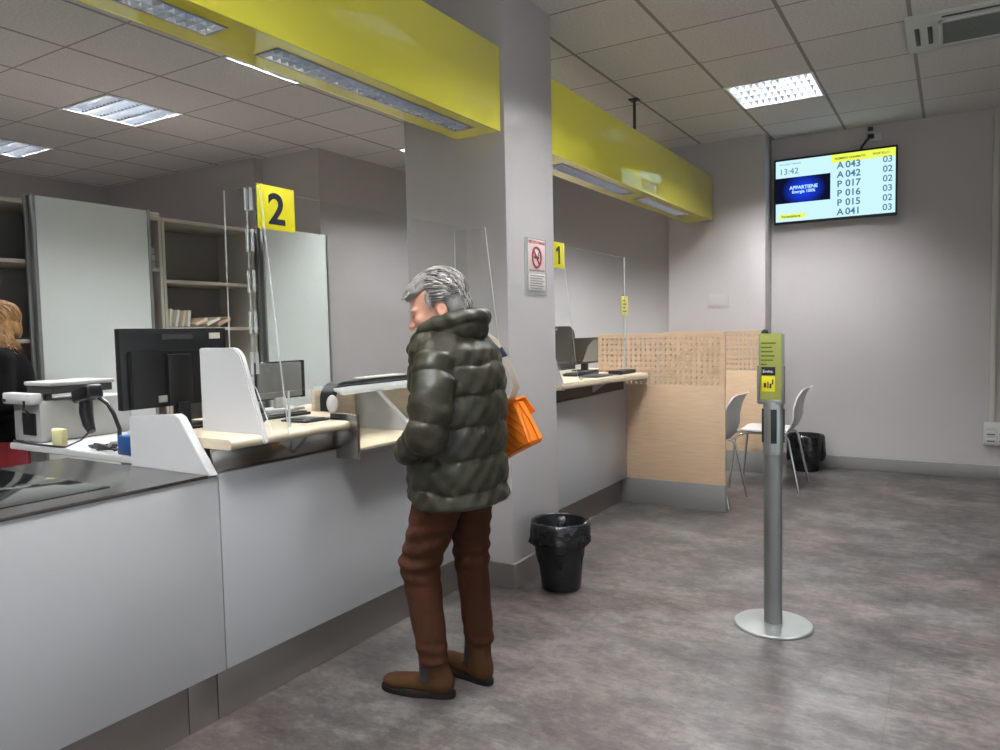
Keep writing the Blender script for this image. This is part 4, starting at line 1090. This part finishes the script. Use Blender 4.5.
# boots
for sd in (1, -1):
    (x0, y0), (x1, y1) = FEET[sd]; h_, k_, a_ = LEGS[sd]
    d = np.array([x1-x0, y1-y0]); L = np.linalg.norm(d); d /= L; nrm = np.array([-d[1], d[0]])
    W = lambda f, l, z: (x0+d[0]*f+nrm[0]*l, y0+d[1]*f+nrm[1]*l, z)
    M = np.array([[d[0], d[1], 0], [nrm[0], nrm[1], 0], [0, 0, 1]])
    bf = Field((min(x0, x1)-.12, min(y0, y1)-.12, .0), (max(x0, x1)+.12, max(y0, y1)+.12, .26), .004)
    bf.ell(W(.015, 0, .05), (.05, .037, .055), .02, M)
    bf.ell(W(.10, 0, .040), (.09, .036, .034), .02, M)
    bf.ell(W(.182, 0, .036), (.062, .041, .026), .02, M)
    tx, ty = a_[0], a_[1]
    bf.cap(W(.02, 0, .06), (tx-.005, ty, .175), .041, .044, .02)
    bf.cap(W(.06, 0, .07), (tx+.005, ty, .17), .034, .042, .02)
    bf.op(lambda x, y, z: z-.020, (-.4, -.4, -.02), (.4, .4, .02), .003, True)
    bf.op(lambda x, y, z: .178-z, (-.4, -.4, .178), (.4, .4, .3), .004, True)
    boot = bf.build('boot', SUEDE, P)
    so = MB(); pts = []
    for k in range(28):
        w = 2*PI*k/28; cx = math.cos(w); sxn = math.sin(w)
        f = .105+.145*np.sign(cx)*abs(cx)**.75; hw = (.038 if f < .1 else .047)*np.sign(sxn)*abs(sxn)**.75
        p = W(f, hw, 0); pts.append((p[0], p[1]))
    so.prism(pts, 'z', .0005, .024, .004); so.build('sole', SOLE, boot, True)
    ef = Field((min(x0, x1)-.12, min(y0, y1)-.12, .0), (max(x0, x1)+.12, max(y0, y1)+.12, .26), .004)
    ef.a = bf.a-.0022
    def reg(x, y, z):
        f = (x-x0)*d[0]+(y-y0)*d[1]; l = (x-x0)*nrm[0]+(y-y0)*nrm[1]
        hw = .016+.024*np.clip((z-.055)/.1, 0, 1); fc = .066
        return np.maximum(np.maximum(np.abs(f-fc)-hw, .056-z), .012-np.abs(l))
    X_, Y_, Z_ = np.meshgrid(*[ef.lo[k]+ef.h*np.arange(ef.n[k]) for k in range(3)], indexing='ij')
    ef.a = np.maximum(ef.a, reg(X_, Y_, Z_)).astype(np.float32)
    ef.build('elastic_gusset', ELAST, boot, label='dark elastic side gusset')

# jacket
seams = np.array([.60, .765, .875, .985, 1.09, 1.19, 1.32])
def puff(z, ang):
    z = z+.006*np.sin(3*ang+1)+.004*np.sin(7*ang)
    i = np.clip(np.searchsorted(seams, z)-1, 0, len(seams)-2); t_ = np.clip((z-seams[i])/(seams[i+1]-seams[i]), 0, 1)
    b = np.clip(4*t_*(1-t_), 0, 1)**.33
    puck = (1-b)*np.sin(ang*31+z*20)*.0022
    return .0145*b-.001+puck+.0022*np.sin(ang*9+z*31)*np.sin(z*47+ang*3)+.0015*np.sin(ang*17-z*80)
zs = np.array([.60, .66, .72, .80, .90, 1.0, 1.10, 1.18, 1.24, 1.285, 1.32, 1.345])
av = np.array([.150, .164, .164, .156, .150, .147, .145, .140, .128, .105, .080, .05])
bv = np.array([.175, .186, .190, .190, .186, .186, .188, .190, .180, .150, .105, .06])
cv = np.array([-.012, -.012, -.013, -.015, -.018, -.024, -.024, -.02, -.012, .004, .016, .02])
J = Field((-.30, -.36, .60), (.32, .36, 1.46), .0052)
def torso(x, y, z):
    a = np.interp(z, zs, av); b = np.interp(z, zs, bv); c = np.interp(z, zs, cv)
    ang = np.arctan2(y/b, (x-c)/a); pf = puff(z, ang)
    rr = (np.abs((x-c)/a)**2.3+np.abs(y/b)**2.3)**(1/2.3)
    return np.maximum((rr-1)*np.minimum(a, b)-pf+.008, z-1.345)*.8
J.op(torso, (-.3, -.36, .58), (.3, .36, 1.36), .012)
def smod(s0, s1, n, seed):
    def f(t_, x, y, z):
        u = (s0+(s1-s0)*t_)*n; b = np.clip(4*(u % 1)*(1-(u % 1)), 0, 1)**.4; ang = np.arctan2(y, z*1.7+x)
        return .013*b-.009+.003*np.sin(40*x+60*z+seed)+.002*np.sin(90*z-50*y+seed)
    return f
for sd in (1, -1):
    a0, a1, a2, a3 = ARM[sd]
    J.cap(a0, a1, .070, .069, .005, smod(0, .42, 5, sd))
    J.cap(a1, a2, .069, .068, .005, smod(.42, .7, 5, sd))
    J.cap(a2, a3, .066, .050, .007, smod(.0, .5, 5, sd+2))
# opening for the neck, hem hollow
J.op(lambda x, y, z: np.sqrt((x-.035)**2+(y*.95)**2)-.062, (-.06, -.1, 1.28), (.12, .1, 1.48), .008, True)
J.op(lambda x, y, z: z-.698-.42*np.maximum(0, x-.01)-.06*np.maximum(0, -x-.02), (-.4, -.4, .5), (.4, .4, .84), .015, True)
J.op(lambda x, y, z: np.maximum(np.sqrt(((x+.02)/.122)**2+(y/.160)**2)-1, z-.80)*.1, (-.2, -.2, .5), (.2, .2, .85), .008, True)
jk = J.build('jacket', OLIVE, P)
# collar
K = Field((-.18, -.19, 1.20), (.27, .19, 1.46), .005)
def collar(x, y, z):
    cx, cz = .006, 1.305
    u = x-cx; w = z-(cz-.20*u-.40*np.maximum(u-.01, 0))
    R = np.sqrt((u/1.13)**2+(y/.98)**2); ang = np.arctan2(y, u)
    r0 = .102+.003*np.sin(6*ang)+.006*np.cos(ang)
    hh = .047+.006*np.cos(ang+PI); th_ = .033
    d = ((np.abs(R-r0-.004*np.sin(w*60))/th_)**2.2+(np.abs(w)/hh)**2.6)**(1/2.3)
    crease = .004*np.exp(-((w+.004+.006*np.sin(4*ang))/.007)**2)
    return (d-1)*th_*.9+crease-.0018*np.sin(ang*14+w*70)
K.op(collar, (-.17, -.18, 1.21), (.26, .18, 1.45), .01)
K.cap((.145, 0, 1.27), (.155, .0, 1.18), .024, .018, .02)
K.build('collar', OLIVE, jk)
# zip and cuffs
m = MB(); m.tube([(float(np.interp(z_, zs, cv)+np.interp(z_, zs, av))+.002, 0, z_) for z_ in np.linspace(1.24, .79, 10)], .005, 6); m.build('zip', DARK, jk, True)
for sd in (1, -1):
    d_ = Vector(ARM[sd][3])-Vector(ARM[sd][2]); d_.normalize(); e_ = Vector(ARM[sd][3]); m = MB()
    m.tube([e_+d_*.02, e_+d_*.052], [.047, .044], 20); m.build('cuff', OLIVED, jk, True)

# ---------------------------------------------------------------- handbag
bt = math.radians(27)
Rb = Matrix(((math.cos(bt), 0, -math.sin(bt)), (0, 1, 0), (math.sin(bt), 0, math.cos(bt)))).to_4x4()
BM = Matrix.Translation((-1.327, 2.395, .880)) @ Rb @ Matrix.Scale(1.09, 4) @ Matrix.Rotation(math.radians(0), 4, 'Z')
t = thing('handbag', 'orange quilted leather handbag hanging behind the back of the customer', 'handbag', (-1.43, 2.44, .92))
m = MB()
# tapered body: local x -0.25..0, y 0..0.095, z 0..0.165
def quad_prism(mb, pts_a, pts_b, bev): 
    bm = bmesh.new(); va = [bm.verts.new(p) for p in pts_a]; vb = [bm.verts.new(p) for p in pts_b]; n = len(va)
    bm.faces.new(va); bm.faces.new(vb[::-1])
    for i in range(n): bm.faces.new((va[i], vb[i], vb[(i+1) % n], va[(i+1) % n]))
    bmesh.ops.recalc_face_normals(bm, faces=bm.faces[:])
    bmesh.ops.bevel(bm, geom=bm.edges[:], offset=bev, segments=3, affect='EDGES'); bm.transform(BM); mb.bm(bm)
pa = [(-.25, 0, 0), (-.25, .10, 0), (-.25, .078, .165), (-.25, .018, .165)]
pb = [(0, 0, 0), (0, .10, 0), (0, .078, .165), (0, .018, .165)]
quad_prism(m, pa, pb, .010)
m.build('bag_body', ORANGE, t)
q_ = MB()
nrm = Vector((0, -.165, .018)).normalized()
def facep(x, s): return BM @ (Vector((x, s*.018, s*.165))+nrm*.0012)
for k in range(-4, 10):          # diagonal quilting as raised welts on the inner face
    c0x = -.25+k*.030
    A = [facep(c0x+u*.10, .95-.9*u) for u in np.linspace(0, 1, 9) if -.246 < c0x+u*.10 < -.006]
    if len(A) >= 2: q_.tube(A, .0018, 6)
for z_ in (.03,):
    q_.tube([facep(-.245, z_), facep(-.005, z_)], .002, 6)
q_.build('quilting', mat('orange_welt', srgb(176, 84, 22), .45), t)
fl = MB()
bmf = [( -.255, .012, .168), (-.255, .085, .172), (-.255, .112, .11), (-.255, .108, .105), (-.255, .080, .164), (-.255, .014, .160)]
quad_prism(fl, bmf, [(a+.262, b, c) for a, b, c in bmf], .0015)
fl.build('flap', ORANGE, t)
gl = MB(); gl.tube([BM @ Vector((.001, .03, .15)), BM @ Vector((.004, .048, .075)), BM @ Vector((.003, .05, .01))], .0025, 6); gl.build('gusset_seam', MATS['orange_welt'], t)
def ribbon(mb, pts, w, th_, wd):
    V = []; F = []; n = len(pts)
    pts = [Vector(p) for p in pts]
    for i, p in enumerate(pts):
        tt = (pts[min(i+1, n-1)]-pts[max(i-1, 0)]).normalized(); s_ = Vector(wd[i] if isinstance(wd, list) else wd); s_ = (s_-tt*s_.dot(tt)).normalized(); nn = tt.cross(s_)
        for a, b in ((-1, -1), (1, -1), (1, 1), (-1, 1)): V.append(p+s_*a*w/2+nn*b*th_/2)
    for i in range(n-1):
        for j in range(4): F.append((i*4+j, i*4+(j+1) % 4, i*4+4+(j+1) % 4, i*4+4+j))
    F += [(3, 2, 1, 0), (n*4-4, n*4-3, n*4-2, n*4-1)]
    return mb.raw(V, F)
s1 = [BM @ Vector((-.035, .045, .17)), (-1.402, 2.42, 1.09), (-1.416, 2.405, 1.15), (-1.436, 2.380, 1.21), (-1.456, 2.352, 1.265), (-1.495, 2.335, 1.292), (-1.54, 2.325, 1.285)]
s2 = [(-1.54, 2.325, 1.285), (-1.575, 2.365, 1.24), (-1.595, 2.42, 1.17), (-1.60, 2.44, 1.10), BM @ Vector((-.215, .045, .17))]
m = MB(); ribbon(m, s1, .024, .005, (.9, .25, .2)); ribbon(m, s2, .024, .005, (.9, .25, .2)); m.build('strap', STRAP, t)
m = MB(); ribbon(m, [(-1.433, 2.3855, 1.203), (-1.446, 2.3655, 1.235)], .028, .009, (.9, .25, .2)); m.build('strap_band', BLUEG, t, label='blue grey band on the strap')
m = MB()
for q in (-.035, -.215):
    c_ = BM @ Vector((q, .045, .168)); m.tube([(c_.x+.014*math.cos(2*PI*k/14), c_.y, c_.z+.014*math.sin(2*PI*k/14)) for k in range(14)], .003, 6, closed=True)
m.build('strap_ring', CHROME, t)

# ---------------------------------------------------------------- clerk at the left edge
Q = thing('person', 'person with blonde hair and black sweater standing by the cabinets in the staff area', 'person', (-4.53, 2.13, 0), -2.2); Q.scale = (.955, .955, .955)
HC2 = np.array([.05, .0, 1.46]); HM2 = rotm(.45, .2)
B = Field((-.25, -.36, 0), (.40, .36, 1.64), .0075)
head_ops(B, HC2, HM2, 1.0)
B.cap((.0, 0, 1.26), (.03, 0, 1.40), .055, .05, .02)
B.ell((0, 0, 1.13), (.10, .155, .17), .03); B.ell((0, 0, .98), (.10, .14, .13), .05); B.ell((0, 0, .86), (.11, .16, .11), .05)
for sd in (-1, 1):
    B.cap((0, sd*.06, 1.27), (-.0, sd*.165, 1.25), .045, .045, .03)
    B.cap((0, sd*.17, 1.25), (-.02, sd*.235, 1.0), .042, .036, .02); B.cap((-.02, sd*.235, 1.0), (.16, sd*.20, .88), .034, .025, .012)
    hand_ops(B, (.16, sd*.20, .88), (1, 0, -.35), (0, -sd, .2), (0, 0, 1), .4)
    B.cap((0, sd*.085, .85), (.01, sd*.09, .48), .08, .052, .03); B.cap((.01, sd*.09, .48), (-.01, sd*.09, .08), .05, .034, .02)
    B.cap((-.03, sd*.09, .04), (.15, sd*.10, .03), .036, .028, .02)
B.build('body', SKIN, Q)
Hh = Field((-.20, -.20, 1.22), (.25, .20, 1.64), .007); fw2 = frame_world(HC2, HM2)
Hh.ell(fw2(-.02, 0, .035), (.106, .088, .094), .01, HM2); Hh.ell(fw2(-.05, 0, -.03), (.06, .082, .09), .04, HM2)
for q in (-1, 1): Hh.cap(fw2(.02, q*.075, .02), fw2(.035, q*.09, -.14), .026, .016, .02)
h2 = Hh.build('hair', BLOND, Q)
m = MB(); rnd = random.Random(5)
strands(m, fw2(-.025, 0, .03), HM2, (.110, .092, .098), lambda v: np.array([-.1, .3*v[1], -1.]), 260, rnd, .09, .005, 1, lambda v: not (v[0] > .4 and v[2] < .4))
for k in range(60):
    q = rnd.choice((-1, 1)); a = fw2(rnd.uniform(-.06, .04), q*.088, .0); b = fw2(rnd.uniform(-.05, .06), q*.105, -.08); c_ = fw2(rnd.uniform(-.05, .09), q*rnd.uniform(.08, .15), -.17+rnd.uniform(-.03, .04))
    m.tube([tuple(a), tuple(b), tuple(c_)], [.005, .006, .0015], 5)
m.build('hair_locks', BLOND, h2, True)
J2 = Field((-.25, -.36, .66), (.36, .36, 1.42), .008)
J2.ell((0, 0, 1.12), (.125, .18, .20), .03); J2.ell((0, 0, .93), (.125, .17, .15), .05); J2.ell((0, 0, .84), (.145, .19, .14), .05)
for sd in (-1, 1):
    J2.cap((0, sd*.06, 1.28), (-.0, sd*.165, 1.255), .058, .058, .03)
    J2.cap((0, sd*.17, 1.25), (-.02, sd*.235, 1.0), .058, .052, .02); J2.cap((-.02, sd*.235, 1.0), (.14, sd*.205, .895), .048, .038, .012)
J2.op(lambda x, y, z: np.sqrt((x-.02)**2+y**2)-.062, (-.07, -.09, 1.3), (.1, .09, 1.45), .01, True)
J2.build('sweater', KNIT, Q)
T2 = Field((-.22, -.24, .1), (.22, .24, .96), .008)
T2.ell((0, 0, .86), (.125, .175, .11), .03)
for sd in (-1, 1): T2.cap((0, sd*.085, .84), (.01, sd*.09, .48), .094, .068, .03); T2.cap((.01, sd*.09, .48), (-.01, sd*.09, .12), .066, .055, .02)
T2.build('trousers', REDC, Q)
for sd in (-1, 1):
    bf = Field((-.12, sd*.1-.09, 0), (.24, sd*.1+.09, .14), .006)
    bf.cap((-.03, sd*.09, .045), (.15, sd*.10, .036), .044, .036, .02); bf.cap((-.02, sd*.09, .05), (-.01, sd*.09, .11), .042, .04, .02)
    bf.op(lambda x, y, z: z-.004, (-.4, -.4, -.02), (.4, .4, .004), .003, True)
    bf.build('shoe', BLACK, Q)

# ================================================================== world, camera, colour
w = bpy.data.worlds.new('World'); S.world = w; w.use_nodes = True
w.node_tree.nodes['Background'].inputs[0].default_value = (.86, .92, 1, 1); w.node_tree.nodes['Background'].inputs[1].default_value = 1.5
R = np.array([[0.854338, 0.012605, -0.519565], [0.519285, -0.061464, 0.852388], [-0.02119, -0.99803, -0.059057]])
cam = bpy.data.cameras.new('camera'); co = bpy.data.objects.new('camera', cam); C.objects.link(co); S.camera = co
cam.sensor_width = 36; cam.lens = 741.941/1000*36; cam.clip_start = .02
mw = Matrix.Identity(4)
for i in range(3):
    mw[i][0] = R[i, 0]; mw[i][1] = -R[i, 1]; mw[i][2] = -R[i, 2]
mw.translation = (0, 0, 1.30)
co.matrix_world = mw
S.view_settings.view_transform = 'Standard'; S.view_settings.look = 'None'; S.view_settings.gamma = 1; S.view_settings.use_curve_mapping = False
S.view_settings.exposure = 0.36
S.cycles.caustics_reflective = False; S.cycles.caustics_refractive = False
